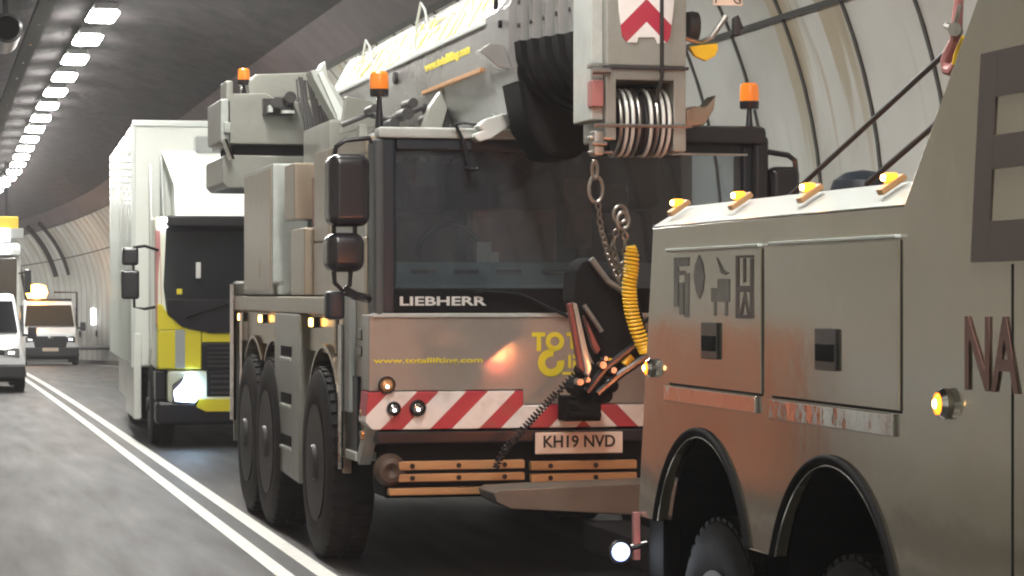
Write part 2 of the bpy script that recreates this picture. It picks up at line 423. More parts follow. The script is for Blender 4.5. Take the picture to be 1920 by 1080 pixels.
# marker studs and a notice on the wall
for k, Y in enumerate((84, 88, 92, 96, 100)):
    x = TC+CX(Y)+4.28
    b_ = MB(); b_.box(-.04, .0, -.22, .22, -.12, .12, .02)
    o = b_.build('wall_marker', 'black_plastic'); o.location = (x, Y, 1.12+DZ(Y)); o.rotation_euler = (0, 0, 0)
    tag(o, 'small dark square marker low on the far wall, %s from the right in its row' % ['first', 'second', 'third', 'fourth', 'fifth'][k], 'wall marker', 'dark markers in a row on the far wall')
Y = 93.0; o = MB().box(-.05, 0, -.45, .45, -.3, .3, .02).build('notice', 'white_soft'); o.location = (TC+CX(Y)+4.29, Y, 1.75+DZ(Y))
tag(o, 'small white notice on the far tunnel wall right of the van', 'notice')
Y = 83.0; sig = thing('signal_lamp', 'small glowing red lamp under the ceiling left of the lorry', 'lamp', (ring_pt(40, 83)[0], 83, ring_pt(40, 83)[2]))
p = Vector(FY(203, 327, 83)+(0,)); px_, pz_ = FY(203, 327, 83)
b_ = MB(); b_.lathe([(0, -.1), (.1, -.08), (.1, 0), (0, .02)], (px_, 82.9, pz_), 'Y', 16); b_.build('lens', 'red_lit', sig)
MB().box(px_-.12, px_+.12, 82.92, 83.1, pz_-.12, pz_+.12, .02).build('case', 'black_plastic', sig)
MB().tube([(px_, 83.0, pz_+.1), (px_+.05, 83, pz_+.5), ring_pt(40, 83, 4.3)], .025).build('bracket', 'black_plastic', sig)
# pipes that climb the wall in the distance
for k, Y in enumerate((97.5, 100.5, 108)):
    b_ = MB(); b_.tube([ring_pt(a, Y, 4.2) for a in arange(44, 106 if k == 2 else 76, 12)], .07+.03*(k == 1))
    tag(b_.build('cable_pipe', 'black_plastic'), ['slim dark pipe arching up the far wall beside the thick one', 'thick dark pipe arching up the far tunnel wall', 'long dark pipe running down the farthest stretch of wall'][k], 'pipe', 'dark pipes on the far wall')

# ceiling lights
lampy = [32.6+3.28*k for k in range(-24, 40)]
proto = thing('ceiling_light', 'bright white rectangular LED light in the long row along the tunnel crown', 'ceiling light', (0,0,0), 0, 'row of lights along the tunnel crown', world=False)
b_ = MB(); b_.box(-.16, .16, -.8, .8, .06, .16, .02); b_.box(-.05, .05, -.6, -.5, .16, .5); b_.box(-.05, .05, .5, .6, .16, .5); b_.build('case', 'lamp_case', proto)
b_ = MB(); b_.prism([(-.2,-.55),(-.12,-.66),(.12,-.66),(.2,-.55),(.2,.55),(.12,.66),(-.12,.66),(-.2,.55)], 'Z', .02, .058, .01); b_.build('diffuser', 'led_panel', proto)
for i, Y in enumerate(lampy):
    o = proto if i == 0 else copy_tree(proto)
    o.location = (TC+CX(Y), Y, 5.84+DZ(Y))
    ORD = ['topmost', 'second', 'third', 'fourth', 'fifth', 'sixth', 'seventh', 'eighth', 'ninth', 'tenth', 'eleventh', 'twelfth', 'thirteenth', 'fourteenth']
    n_ = i-24
    if 0 <= n_ < 14: o['label'] = 'bright white ceiling light, %s in the row from the top of the photo' % ORD[n_]
    elif n_ >= 14: o['label'] = 'distant white ceiling light merging into the bright far end of the row'
    else: o['label'] = 'white LED ceiling light in the part of the row nearest the camera'
    o.rotation_euler = (math.atan((DZ(Y+.5)-DZ(Y-.5))), 0, -math.atan(CX(Y+.5)-CX(Y-.5)))
# cable tray left of the lights
tray = thing('cable_tray', 'dark cable tray hung along the ceiling left of the lights', 'cable tray', (1.75, 30, 5.9))
b_ = MB(); V = []
for Y in arange(14, 120, 60): V.append([(1.62+CX(Y), Y, 5.95+DZ(Y)), (1.62+CX(Y), Y, 5.88+DZ(Y)), (1.86+CX(Y), Y, 5.88+DZ(Y)), (1.86+CX(Y), Y, 5.95+DZ(Y))])
b_.loft(V); b_.build('tray', 'joint_dark', tray)
b_ = MB()
for Y in arange(16, 70, 18): b_.cone((1.74+CX(Y), Y, 5.86+DZ(Y)), (1.74+CX(Y), Y, 5.9+DZ(Y)), .02, n=8)
b_.build('bolt', 'lamp_glass', tray)
# jet fan at the left
x_, z_ = FY(14, 45, 33.5)
fan = thing('jet_fan', 'dull cylindrical jet fan hanging from the ceiling at the left edge', 'fan', (x_, 33.5, z_))
MB().lathe([(.16, 0), (.2, .03), (.2, 1.6), (.16, 1.63), (.15, 1.0), (.15, .1), (.16, 0)], (x_, 33.5, z_-.05), 'Y', 28).build('housing', 'fan_dark', fan)
MB().lathe([(0, .2), (.14, .22), (.14, .26), (0, .28)], (x_, 33.5, z_-.05), 'Y', 24).build('impeller', 'black_dull', fan)
b_ = MB()
for yy in (33.8, 34.8): b_.box(x_-.02, x_+.02, yy-.02, yy+.02, z_+.12, z_+.75)
b_.pieces('hanger', 'black_plastic', fan)

# ------------------------------------------------------------------ wheels
def wheel(parent, x, y, z, r, w, out=-1, name='wheel', tyre='rubber', rim='rim_dark', dual=False, hub='steel'):
    # out = -1: the outer face looks towards -X
    t = MB(); W2 = w/2
    prof = [(r*.58, W2*.9), (r*.72, W2), (r*.9, W2*.98), (r*.975, W2*.85), (r, W2*.6), (r, -W2*.6), (r*.975, -W2*.85), (r*.9, -W2*.98), (r*.72, -W2), (r*.58, -W2*.9)]
    c = (x-out*W2, y, z)
    t.lathe([(a, b) for a, b in prof]+[prof[0]], c, 'X', 56)
    # tread blocks
    for k in range(44):
        a = 2*math.pi*k/44
        for s_ in (-1, 1):
            q = MB(); q.box(-W2*.82, -W2*.12, -r*.045, r*.045, r*.985, r*1.014)
            q.xf(Matrix.Translation(c) @ Matrix.Rotation(a+(.07 if s_ > 0 else 0), 4, 'X') @ Matrix.Scale(s_, 4, (1,0,0)))
            tmp = bpy.data.meshes.new('t'); q.bm.to_mesh(tmp); t.bm.from_mesh(tmp); bpy.data.meshes.remove(tmp); q.bm.free()
    bmesh.ops.recalc_face_normals(t.bm, faces=t.bm.faces[:])
    ty = t.build(name, tyre, parent)
    h = MB(); o = out; face = x
    h.lathe([(r*.62, 0), (r*.6, -o*.015), (r*.56, -o*.02), (r*.5, -o*.09), (r*.34, -o*.13), (r*.3, -o*.05), (r*.2, -o*.02), (r*.18, o*.03), (0, o*.035)], (face, y, z), 'X', 36)
    for k in range(10):
        a = 2*math.pi*k/10; yy, zz = y+math.cos(a)*r*.26, z+math.sin(a)*r*.26
        h.cone((face-o*.04, yy, zz), (face, yy, zz), .016, n=6)
    h.build('rim', rim, ty)
    return ty

# ------------------------------------------------------------------ the mobile crane (front at Y 16.2)
YF = 16.2
crane = thing('mobile_crane', 'grey mobile crane with a big dark windscreen and long boom, towed on its own wheels', 'mobile crane', (4.25, YF, 0))
XL, XR = 2.93, 5.64
def P(*pts, Y=YF): return [FY(x, y, Y) for x, y in pts]
ZR = 3.02
# cab shell: pillars, roof, back, floor
b_ = MB()
b_.box(XL+.1, XR-.1, YF+.05, YF+2.4, ZR-.08, ZR, .03)
b_.build('cab_roof', 'crane_light', crane)
b_ = MB(); x0, z0 = FY(702, 262, YF); x1, z1 = FY(1288, 242, YF)
b_.box(XL+.04, 4.75, YF-.05, YF+.12, 2.945, 3.02, .02); b_.build('roof_edge', 'crane_light', crane)
b_ = MB(); b_.box(XL, XL+.1, YF+.25, YF+2.45, 1.9, 2.3, .015); b_.box(XL, XL+.1, YF+1.75, YF+2.45, 2.3, 2.98, .02); b_.box(XL, XL+.1, YF+.25, YF+1.75, 2.86, 2.98, .02)
b_.box(XL+.012, XL+.1, YF+.22, YF+.3, 2.3, 2.86)
b_.build('cab_side', 'beige_amber_lit', crane)
b_ = MB(); b_.box(XR-.1, XR, YF+.2, YF+.75, 1.9, 2.3, .015); b_.box(XR-.1, XR, YF+1.5, YF+2.45, 1.9, 2.98, .02); b_.box(XR-.1, XR, YF+.75, YF+1.5, 1.9, 2.3); b_.build('cab_side', 'crane_grey', crane)
b_ = MB(); b_.box(XL+.1, XR-.1, YF+2.2, YF+2.25, 1.5, 2.94); b_.box(XL+.1, XR-.1, YF+.1, YF+2.2, 1.55, 1.6); b_.build('cab_back', 'cab_inside', crane)
MB().box(XL+.02, XL+.04, YF+.3, YF+1.75, 2.3, 2.86).build('side_window', 'dark_glass', crane)
# windscreen frame and glass
xa, _ = FY(700, 0, YF); xa2, _ = FY(742, 0, YF); xb, _ = FY(1322, 0, YF); xb2 = XR-.03
zt, zg, zb, zl = 2.945, 2.87, 1.95, 1.775
b_ = MB(); b_.box(xa, xa2, YF-.03, YF+.22, zl, zt, .03); b_.box(xb2-.1, xb2, YF-.03, YF+.2, zl, zt, .03); b_.box(xa2, xb2-.1, YF-.02, YF+.1, zg, zt-.002, .015)
b_.build('windscreen_frame', 'blue_black', crane)
b_ = MB(); b_.box(xa+.003, xa+.065, YF-.045, YF+.2, zl-.02, zt-.003, .02); b_.build('pillar_trim', 'pillar_grey', crane)
b_ = MB(); b_.prism([(YF-.028, zb), (YF+.06, zb), (YF+.11, zg), (YF+.0, zg)], 'X', xa2, xb2-.1); 
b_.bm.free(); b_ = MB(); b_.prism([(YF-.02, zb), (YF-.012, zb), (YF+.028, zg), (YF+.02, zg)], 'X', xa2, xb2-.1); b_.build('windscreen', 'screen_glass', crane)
b_ = MB(); b_.box(xa2-.02, xb2-.02, YF-.04, YF+.1, zl, zb, .02); band = b_.build('badge_band', 'black_dull', crane)
x0, z0 = FY(750, 573, YF-.045); x1, z1 = FY(912, 556, YF-.045)
text('lettering', 'LIEBHERR', 'white_letter', band, (x0, YF-.042, z0), x1-x0, z1-z0, bold=.025)
# wiper and its arm
b_ = MB(); p0 = FY(1080, 600, YF-.07); p1 = FY(890, 545, YF-.07); p2 = FY(1130, 548, YF-.07)
b_.tube([(p0[0], YF-.07, p0[1]), (p1[0]+.3, YF-.09, p1[1]-.02), (p1[0], YF-.07, p1[1])], .012); b_.build('wiper', 'black_plastic', crane)
# inside: dashboard, wheel, seats, things on the dash
b_ = MB(); b_.prism([(YF+.06, 1.6), (YF+.06, 1.97), (YF+.1, 2.0), (YF+.34, 2.13), (YF+.55, 2.12), (YF+.6, 1.6)], 'X', xa2+.0, xb2-.12, .01); dash = b_.build('dashboard', 'teal_dash', crane)
b_ = MB()
for px in (790, 870, 952, 1035): 
    x0, z0 = FY(px, 517, YF+.2); b_.box(x0-.07, x0+.09, YF+.16, YF+.26, 2.05, 2.075)
b_.build('vent', 'black_plastic', dash)
b_ = MB(); b_.torus((3.62, YF+.75, 2.2), .22, .2, .018, 'Y', 28, 8); b_.build('steering_wheel', 'black_plastic', crane)
for cx in (3.55, 4.95):
    b_ = MB(); b_.box(cx-.25, cx+.25, YF+1.25, YF+1.42, 1.8, 2.5, .06, 3); b_.box(cx-.13, cx+.13, YF+1.27, YF+1.38, 2.52, 2.72, .04, 3); b_.box(cx-.25, cx+.25, YF+.8, YF+1.3, 1.7, 1.85, .05, 3); b_.build('seat', 'seat_cloth' , crane)
b_ = MB(); x0, z0 = FY(885, 480, YF+.9); x1, z1 = FY(1045, 392, YF+.9); b_.box(x0, x1, YF+.9, YF+1.1, z0-.05, z1, .03); x0, z0 = FY(1062, 465, YF+.9); x1, z1 = FY(1112, 332, YF+.9); b_.box(x0, x1, YF+.9, YF+1.0, z0, z1, .03); b_.pieces('screen_reflection', 'reflection_red', crane)  # reddish blocks behind the glass stand in for a windscreen reflection
b_ = MB(); x0, z0 = FY(905, 488, YF+.5); b_.box(x0-.05, x0+.05, YF+.45, YF+.47, 2.13, 2.27); b_.box(x0+.02, x0+.09, YF+.4, YF+.42, 2.13, 2.2); b_.pieces('paper_note', 'paper', crane)
# visor, right-hand dark top
x0, _ = FY(1285, 0, YF-.15)
b_ = MB(); b_.box(4.75, XR+.02, YF-.12, YF+.25, 2.93, 3.06, .04); b_.build('sun_visor', 'black_plastic', crane)
b_ = MB(); b_.box(4.9, XR-.12, YF-.1, YF-.08, 2.855, 2.87); b_.build('visor_trim', 'steel', crane)
b_ = MB(); b_.box(XR-.07, XR+.05, YF-.08, YF+.2, 1.8, 3.0, .04, 3); b_.build('corner_pillar', 'black_plastic', crane)

# front panel and chevron board
xl0, zl0 = FY(690, 0, YF); xr0 = XR-.02
zmid = FY(900, 732, YF)[1]; zlow = FY(900, 803, YF)[1]; zstep = FY(1100, 757, YF)[1]; xstep = FY(977, 0, YF)[0]
b_ = MB(); b_.prism([(xl0, zmid), (xstep, zmid), (xstep, zstep), (xr0, zstep), (xr0, 1.775), (xl0, 1.775)], 'Y', YF-.03, YF+.25, .012); fp = b_.build('front_panel', 'crane_front', crane)
MB().box(xl0+.02, xr0, YF-.045, YF+.02, 1.755, 1.785, .008).build('panel_lip', 'crane_light', crane)
cxm = FY(1090, 0, YF)[0]-4.25
chevron('chevron_front', cxm, .335, -.06, -1.0*-1.0, (.42,.03,.05), (.82,.76,.72))
b_ = MB(); b_.prism([(xl0+.02, zlow), (xr0, zlow), (xr0, zstep-.003), (xstep+.003, zstep-.003), (xstep+.003, zmid-.003), (xl0-.01, zmid-.003), (xl0-.03, zlow+.05)], 'Y', YF-.055, YF+.2, .01); board = b_.build('chevron_board', 'chevron_front', crane)
# web address and emblem
x0, z0 = FY(700, 684, YF-.03); x1, z1 = FY(905, 670, YF-.03)
text('lettering', 'www.totallifting.com', 'yellow_letter', fp, (x0, YF-.032, z0), x1-x0, z1-z0, bold=.02)
def ringshape(b_, cx, cz, r1, r2, a0, a1, y0, y1, n=28):
    A = arange(a0, a1, n)
    pts = [(cx+r1*math.cos(R(a)), cz+r1*math.sin(R(a))) for a in A]+[(cx+r2*math.cos(R(a)), cz+r2*math.sin(R(a))) for a in A[::-1]]
    if abs(a1-a0) >= 360:
        for i in range(n):
            q = [pts[i], pts[i+1], pts[2*n+1-i-1], pts[2*n+1-i]]; b_.prism(q, 'Y', y0, y1)
    else: 
        for i in range(n):
            q = [pts[i], pts[i+1], pts[2*n+1-i-1], pts[2*n+1-i]]; b_.prism(q, 'Y', y0, y1)
b_ = MB(); ya, yb_ = YF-.036, YF-.028
cx, cz = FY(1038, 640, YF); ringshape(b_, cx, cz, .064, .032, 0, 360, ya, yb_)
cx2, cz2 = FY(1031, 680, YF); ringshape(b_, cx2, cz2, .092, .042, 75, 372, ya, yb_)
bmesh.ops.remove_doubles
for (u0, v0, u1, v1) in ((995,623,1020,631), (1004,631,1012,658), (1060,623,1074,630), (1067,630,1074,654), (1063,665,1068,690), (1072,665,1084,672), (1072,676,1080,690), (1052,697,1082,702)):
    a = FY(u0, v1, YF); c = FY(u1, v0, YF); b_.box(a[0], c[0], ya, yb_, a[1], c[1])
b_.build('emblem', 'yellow_letter', fp)
# lamps on the board
for px, py, r_, mt in ((725, 722, .056, 'lamp_amber'), (738, 766, .046, 'lamp_glass'), (783, 765, .054, 'lamp_glass')):
    x0, z0 = FY(px, py, YF-.06)
    o = MB().lathe([(r_, .0), (r_*1.05, -.02), (r_*.9, -.035), (r_*.86, -.02), (r_*.86, 0)], (x0, YF-.055, z0), 'Y', 28).build('front_lamp', 'black_plastic', crane)
    MB().lathe([(r_*.86, -.015), (r_*.6, -.03), (0.001, -.035)], (x0, YF-.055, z0), 'Y', 24).build('lens', mt, o)
    MB().lathe([(0, -.012), (.011, -.006), (.011, 0), (0, 0)], (x0, YF-.09, z0-.01), 'Y', 12).build('bulb', 'white_soft', o)
# underside: recess, number plate, plank bumper
MB().box(xl0+.12, xr0, YF+.05, YF+.5, .55, zlow-.01, .02).build('bumper_recess', 'black_dull', crane)
MB().box(xl0+.05, xr0, YF-.05, YF+.1, zlow-.1, zlow-.008, .02).build('bumper_beam', 'black_plastic', crane)
x0, z0 = FY(1004, 852, YF-.1); x1, z1 = FY(1168, 809, YF-.1)
pl = MB().box(x0, x1, YF-.1, YF-.085, z0, z1, .02, 3).build('number_plate', 'plate_amber_lit', crane)
text('lettering', 'KH19 NVD', 'black_letter', pl, (x0+.055, YF-.103, z0+.042), x1-x0-.11, z1-z0-.062, bold=.02)
for py0, py1 in ((862, 882), (885, 904)):
    for pa, pb in ((747, 983), (995, 1193)):
        x0, z0 = FY(pa, py1, YF-.1); x1, z1 = FY(pb, py0, YF-.1)
        o = MB().box(x0, x1, YF-.12, YF-.05, z0, z1, .008).build('bumper_plank', 'slat_tan', crane)
        b_ = MB()
        for pc in (773, 860, 946, 1032, 1117):
            if pa < pc < pb: xx, _ = FY(pc, 0, YF-.12); b_.cone((xx, YF-.13, (z0+z1)/2), (xx, YF-.118, (z0+z1)/2), .017, n=10)
        b_.build('bolt', 'black_plastic', o)
x0, z0 = FY(712, 930, YF-.1); x1, z1 = FY(940, 912, YF-.1)
MB().box(x0+.06, x1, YF-.12, YF-.04, z0, z1, .01).build('bumper_plank', 'slat_tan', crane)
x0, z0 = FY(728, 880, YF); MB().lathe([(0, .05), (.09, .05), (.11, -.03), (.08, -.09), (.05, -.1), (0, -.06)], (x0, YF-.02, z0), 'Y', 24).build('fog_lamp', 'rust_brown', crane)
# chassis mass and axles
b_ = MB(); b_.box(3.55, 4.95, YF+.3, 23, .62, 1.5, .03); b_.box(3.2, 5.3, YF+.35, 17.0, .62, 1.2, .03); b_.box(3.1, 5.4, 18.8, 19.9, .6, 1.7, .03)
b_.box(3.2, 5.3, 22.5, 23.4, .6, 1.75, .03)
for y in (17.8, 20.45, 21.75): b_.cone((3.0, y, .72), (5.5, y, .72), .13)
b_.build('chassis', 'black_dull', crane)
# deck
b_ = MB(); b_.box(2.85, 5.62, 17.45, 23.0, 1.76, 1.89, .015); b_.build('deck', 'beige_amber_lit', crane)
b_ = MB(); b_.box(2.86, 3.2, 22.95, 23.0, .55, 2.02); b_.box(2.9, 5.5, 22.4, 23.2, 1.9, 2.03, .01); b_.pieces('outrigger_box', 'crane_grey', crane)
# wheels
for y in (17.85, 20.45, 21.7):
    wheel(crane, 2.81, y, .69, .685, .34, -1)
    wheel(crane, 5.62, y, .69, .685, .38, 1)
# mudguards
def mudguard(y, r, x0, x1, a0, a1, name, mt):
    b_ = MB(); A = arange(a0, a1, 14)
    pts = [(y+math.cos(R(a))*r, .72+math.sin(R(a))*r) for a in A]+[(y+math.cos(R(a))*(r+.03), .72+math.sin(R(a))*(r+.03)) for a in A[::-1]]
    n = len(A)
    for i in range(n-1): b_.prism([pts[i], pts[i+1], pts[2*n-2-i], pts[2*n-1-i]], 'X', x0, x1)
    b_.build(name, mt, crane)
mudguard(17.85, .8, 2.87, 3.3, 25, 155, 'mudguard', 'silver_amber_lit')
for y in (20.45, 21.7): mudguard(y, .8, 2.87, 3.3, 50, 130, 'mudguard', 'silver_amber_lit')
for ya, yb2 in ((17.5, 18.65), (20.05, 22.7)):
    b_ = MB(); b_.box(2.9, 2.93, ya, yb2, 1.48, 1.755, .01); b_.build('side_skirt', 'silver_amber_lit', crane)
for y in (18.3, 21.1, 22.5):
    o = MB().box(2.86, 2.9, y-.07, y+.07, 1.66, 1.74, .01).build('side_marker', 'black_plastic', crane); MB().box(2.845, 2.862, y-.055, y+.055, 1.67, 1.73, .01).build('lens', 'amber_side', o)
# step panel between the wheels
b_ = MB(); YA, YB = FX(515, 0, 2.84)[0], FX(560, 0, 2.84)[0]
b_.prism([(YB, .46), (YA, .5), (YA, 1.755), (YB, 1.755)], 'X', 2.84, 3.3, .012); sp_ = b_.build('step_panel', 'crane_grey', crane)
b_ = MB()
for z in (1.42, 1.05, .72):
    b_.box(2.832, 2.842, YB+.38, YA-.4, z, z+.08, .003)
b_.pieces('step_hole', 'black_dull', sp_)
b_ = MB()
for z in (1.41, 1.04, .71): b_.box(2.82, 2.9, YB+.38, YA-.4, z-.025, z, .004)
b_.pieces('tread_plate', 'crane_light', sp_)
# side panel before the front wheel, chrome tube, side marker, steps
b_ = MB(); b_.box(2.88, 2.95, 17.05, 17.2, .66, 1.76, .012); b_.build('wheel_cover', 'silver_amber_lit', crane)
b_ = MB(); b_.tube([(2.86, 17.0, 1.7), (2.86, 17.0, .7)], .02); b_.tube([(2.84, 22.85, 2.0), (2.84, 22.85, .75)], .03); b_.tube([(2.86, 22.4, 1.74), (2.86, 22.4, .95)], .02)
b_.pieces('guard_tube', 'chrome', crane)
b_ = MB(); b_.box(XL, XL+.1, YF+.22, 16.98, .98, 1.9, .03); b_.build('lower_side', 'beige_amber_lit', crane)
b_ = MB(); b_.box(2.88, XL, 16.78, 16.98, 1.1, 1.9, .01); b_.build('dark_strip', 'lorry_grey', crane)
b_ = MB(); x0, z0 = FX(683, 622, XL)[0], FX(683, 622, XL)[1]; b_.box(XL-.03, XL, 16.42, 16.58, 1.6, 1.68, .01); b_.box(XL-.03, XL, 16.42, 16.58, 1.49, 1.56, .01); b_.pieces('door_handle', 'black_plastic', crane)
b_ = MB(); b_.box(2.88, 3.2, 16.55, 16.95, .78, .84, .01); b_.prism([(YF+.0, zlow), (YF+.15, zlow), (16.6, .8), (16.5, .76)], 'X', 2.9, 2.98); b_.pieces('cab_step', 'crane_light', crane)
b_ = MB(); b_.box(2.905, 3.15, 16.6, 17.0, .84, 1.35); b_.build('step_well', 'blue_black', crane)
b_ = MB(); b_.box(2.88, XL, 16.3, 16.38, 1.08, 1.14, .01); b_.box(2.88, XL, 16.3, 16.38, .94, 1.0, .01); b_.pieces('side_marker', 'lamp_amber', crane)

# mirrors
def mirror(sx, x, yy):
    b_ = MB()
    a = FY(613, 425, yy); c = FY(690, 290, yy); d = FY(610, 510, yy); e = FY(680, 437, yy)
    if sx < 0:
        b_.box(a[0], c[0], yy-.12, yy+.16, a[1], c[1], .07, 5)
        b2 = MB(); b2.box(d[0], e[0], yy-.12, yy+.16, d[1], e[1], .07, 5)
        o1 = b_.build('mirror', 'black_plastic', crane); o2 = b2.build('mirror', 'black_plastic', crane)
        MB().box(a[0]+.03, c[0]-.03, yy+.162, yy+.168, a[1]+.03, c[1]-.03).build('mirror_glass', 'mirror_glass', o1)
        cx = (a[0]+c[0])/2
        b3 = MB(); q = lambda px, py, dy=.05: (FY(px, py, yy)[0], yy+dy, FY(px, py, yy)[1])
        b3.tube([q(628, 300), q(632, 275), q(650, 262), q(695, 258), q(705, 262, .2)], .016)
        b3.tube([q(628, 420), q(628, 440)], .016); b3.tube([q(668, 420), q(668, 440)], .016)
        b3.tube([q(628, 505), q(630, 530), q(645, 545), q(658, 535), q(660, 505)], .016)
        b3.tube([q(650, 545), q(670, 555), q(700, 560, .2)], .03)
        b3.pieces('mirror_arm', 'black_plastic', crane)
        b4 = MB(); f = FY(615, 600, yy); g = FY(650, 545, yy); b4.box(f[0], g[0], yy+.05, yy+.2, f[1], g[1], .03); b4.build('corner_lamp', 'blue_black', crane)
mirror(-1, 0, YF-.28)
yy = YF-.1; a = FY(1447, 385, yy); c = FY(1503, 312, yy)
MB().box(a[0], c[0], yy, yy+.16, a[1]-.2, c[1], .05, 3).build('mirror', 'black_plastic', crane)
q = lambda px, py: (FY(px, py, yy)[0], yy+.05, FY(px, py, yy)[1])
MB().tube([q(1425, 280), q(1450, 285), q(1482, 290), q(1495, 300), q(1497, 320)], .02).build('mirror_arm', 'black_plastic', crane)
# roof beacons
def beacon(parent, x, y, z, s=1, stalk=.15, name='beacon'):
    o = MB().lathe([(0, 0), (.055*s, 0), (.06*s, .01), (.062*s, .05*s), (0, .052*s)], (x, y, z), 'Z', 24).build(name, 'black_plastic', parent)
    MB().lathe([(.058*s, .05*s), (.062*s, .07*s), (.058*s, .15*s), (.045*s, .165*s), (0, .17*s)], (x, y, z), 'Z', 24).build('amber_dome', 'amber_lens', o)
    if stalk: MB().cone((x, y, z-stalk), (x, y, z), .03*s, .016*s, n=12).build('stalk', 'black_plastic', o)
    return o
x0, z0 = FY(711, 182, YF+.3); beacon(crane, x0, YF+.3, z0, 1.05, z0-3.0)
x0, z0 = FY(1405, 205, YF+.2); beacon(crane, x0, YF+.2, z0, 1.1, z0-3.0)
# folded front mirror and cables on the roof edge
x0, z0 = FY(920, 240, YF-.12)
b_ = MB(); q = [FY(px, py, YF-.1) for px, py in ((885,262),(893,268),(915,262),(940,246),(957,228),(952,217),(935,215),(905,224),(888,238),(900,246),(884,252))]
b_.prism(q, 'Y', YF-.2, YF-.06, .02); b_.build('ramp_mirror', 'white_and_lit', crane)
q = lambda px, py, d=0: (FY(px, py, YF-.1+d)[0], YF-.1+d, FY(px, py, YF-.1+d)[1])
b_ = MB(); b_.tube([q(845, 236), q(870, 230), q(905, 236), q(950, 222), q(1000, 216), q(1108, 222)], .009); b_.tube([q(855, 236), q(868, 262), q(880, 312)], .012); b_.tube([q(870,315), q(890,318), q(896,316)], .016)
b_.tube([q(975, 216), q(1010, 215)], .018)
b_.pieces('cable', 'black_plastic', crane)
MB().tube([q(985, 216, -.02), q(1010, 215, -.02)], .02).build('cable_sleeve', 'white_and_lit', crane)

# lockers on the deck
b_ = MB(); b_.box(2.86, 3.16, 20.4, 22.2, 1.9, 2.99, .02); lk = b_.build('deck_locker', 'crane_light', crane)
b_ = MB(); b_.box(2.85, 2.87, 20.46, 22.14, 1.94, 2.95, .006); b_.box(2.842, 2.852, 21.1, 21.2, 2.05, 2.2); b_.build('locker_door', 'beige_amber_lit', lk)
b_ = MB(); b_.box(2.88, 3.2, 18.8, 19.5, 1.9, 2.42, .02); b_.box(2.9, 3.15, 19.45, 20.0, 2.5, 2.95, .02); b_.box(3.1, 3.3, 19.3, 19.5, 2.0, 2.9, .02); b_.pieces('small_locker', 'beige_amber_lit', crane)
b_ = MB(); b_.box(2.99, 3.1, 19.0, 19.1, 2.44, 2.82, .01); b_.build('red_panel', 'red_paint', crane)
b_ = MB(); b_.box(3.2, 5.3, 19.2, 22.6, 1.9, 2.55, .03); b_.build('engine_cover', 'crane_grey', crane)
b_ = MB(); b_.box(2.95, 3.1, 22.2, 22.9, 1.9, 2.05, .02); b_.tube([(2.88, 22.9, 2.0), (2.88, 20, 2.0)], .02); b_.pieces('deck_rail', 'crane_grey', crane)

# slewing upper structure
b_ = MB(); b_.lathe([(0, 0), (.85, 0), (.85, .25), (0, .25)], (4.1, 20.3, 2.5), 'Z', 40); b_.build('slew_ring', 'boom_dark', crane)
b_ = MB()
a = FY(430, 270, 23.2); c = FY(590, 176, 23.2)
b_.prism([(a[0], a[1]), (FY(628,0,23.2)[0], a[1]), (FY(612,0,23.2)[0], FY(0,215,23.2)[1]), (FY(575,0,23.2)[0], FY(0,182,23.2)[1]), (FY(520,0,23.2)[0], FY(0,178,23.2)[1]), (FY(500,0,23.2)[0], FY(0,165,23.2)[1]), (a[0], FY(0,167,23.2)[1])], 'Y', 23.2, 24.6, .02)
cw = b_.build('counterweight', 'crane_grey', crane)
b_ = MB(); d = FY(418, 352, 23.1); e = FY(580, 292, 23.1); b_.prism([(d[0]+.02, e[1]), (d[0], e[1]-.04), (d[0], d[1]+.05), (d[0]+.05, d[1]), (e[0]+.5, d[1]), (e[0]+.5, e[1])], 'Y', 23.15, 24.5, .015); b_.build('ballast_slab', 'crane_grey', crane)
b_ = MB(); b_.box(a[0]+.06, e[0]+.4, 23.3, 24.4, e[1]-.01, a[1]+.01); b_.build('ballast_gap', 'black_dull', crane)
b_ = MB(); b_.box(a[0]-.09, a[0]-.01, 23.15, 24.2, a[1]+.02, a[1]+.42, .02); b_.box(a[0]-.06, a[0], 23.1, 23.2, a[1]+.1, a[1]+.2, .01); b_.build('side_rib', 'crane_light', crane)
b_ = MB(); b_.tube([(FY(422, 290, 23)[0], 23.05, FY(422, 262, 23)[1]), (FY(435, 290, 23)[0], 23.0, FY(435, 300, 23)[1])], .03); b_.build('lifting_lug', 'chrome', crane)
# machinery behind the counterweight: winch, valves, hoses
b_ = MB()
g = lambda px, py, Y=22.9: (FY(px, py, Y)[0], Y, FY(px, py, Y)[1])
b_.prism([g(478,176)[::2], g(475,150)[::2], g(490,132)[::2], g(600,128)[::2], g(600,180)[::2]], 'Y', 23.3, 23.9, .02)
b_.box(g(430,0)[0], g(445,0)[0], 23.2, 23.6, g(0,178)[2], g(0,137)[2], .02)
b_.build('winch_frame', 'crane_grey', crane)
b_ = MB(); b_.cone(g(520,192), (g(520,0)[0], 23.3, g(0,192)[2]), .05); b_.cone(g(545,182,22.95), (g(545,0)[0], 23.3, g(0,182)[2]), .055); b_.box(g(500,0)[0], g(556,0)[0], 23.1, 23.25, g(0,204)[2], g(0,172)[2]); b_.pieces('valve_block', 'boom_dark', crane)
b_ = MB(); b_.box(g(506,0)[0], g(514,0)[0], 22.98, 23.08, g(0,200)[2], g(0,187)[2]); b_.box(g(530,0)[0], g(555,0)[0], 22.98, 23.08, g(0,202)[2], g(0,196)[2]); b_.pieces('fitting', 'white_and_lit', crane)
b_ = MB()
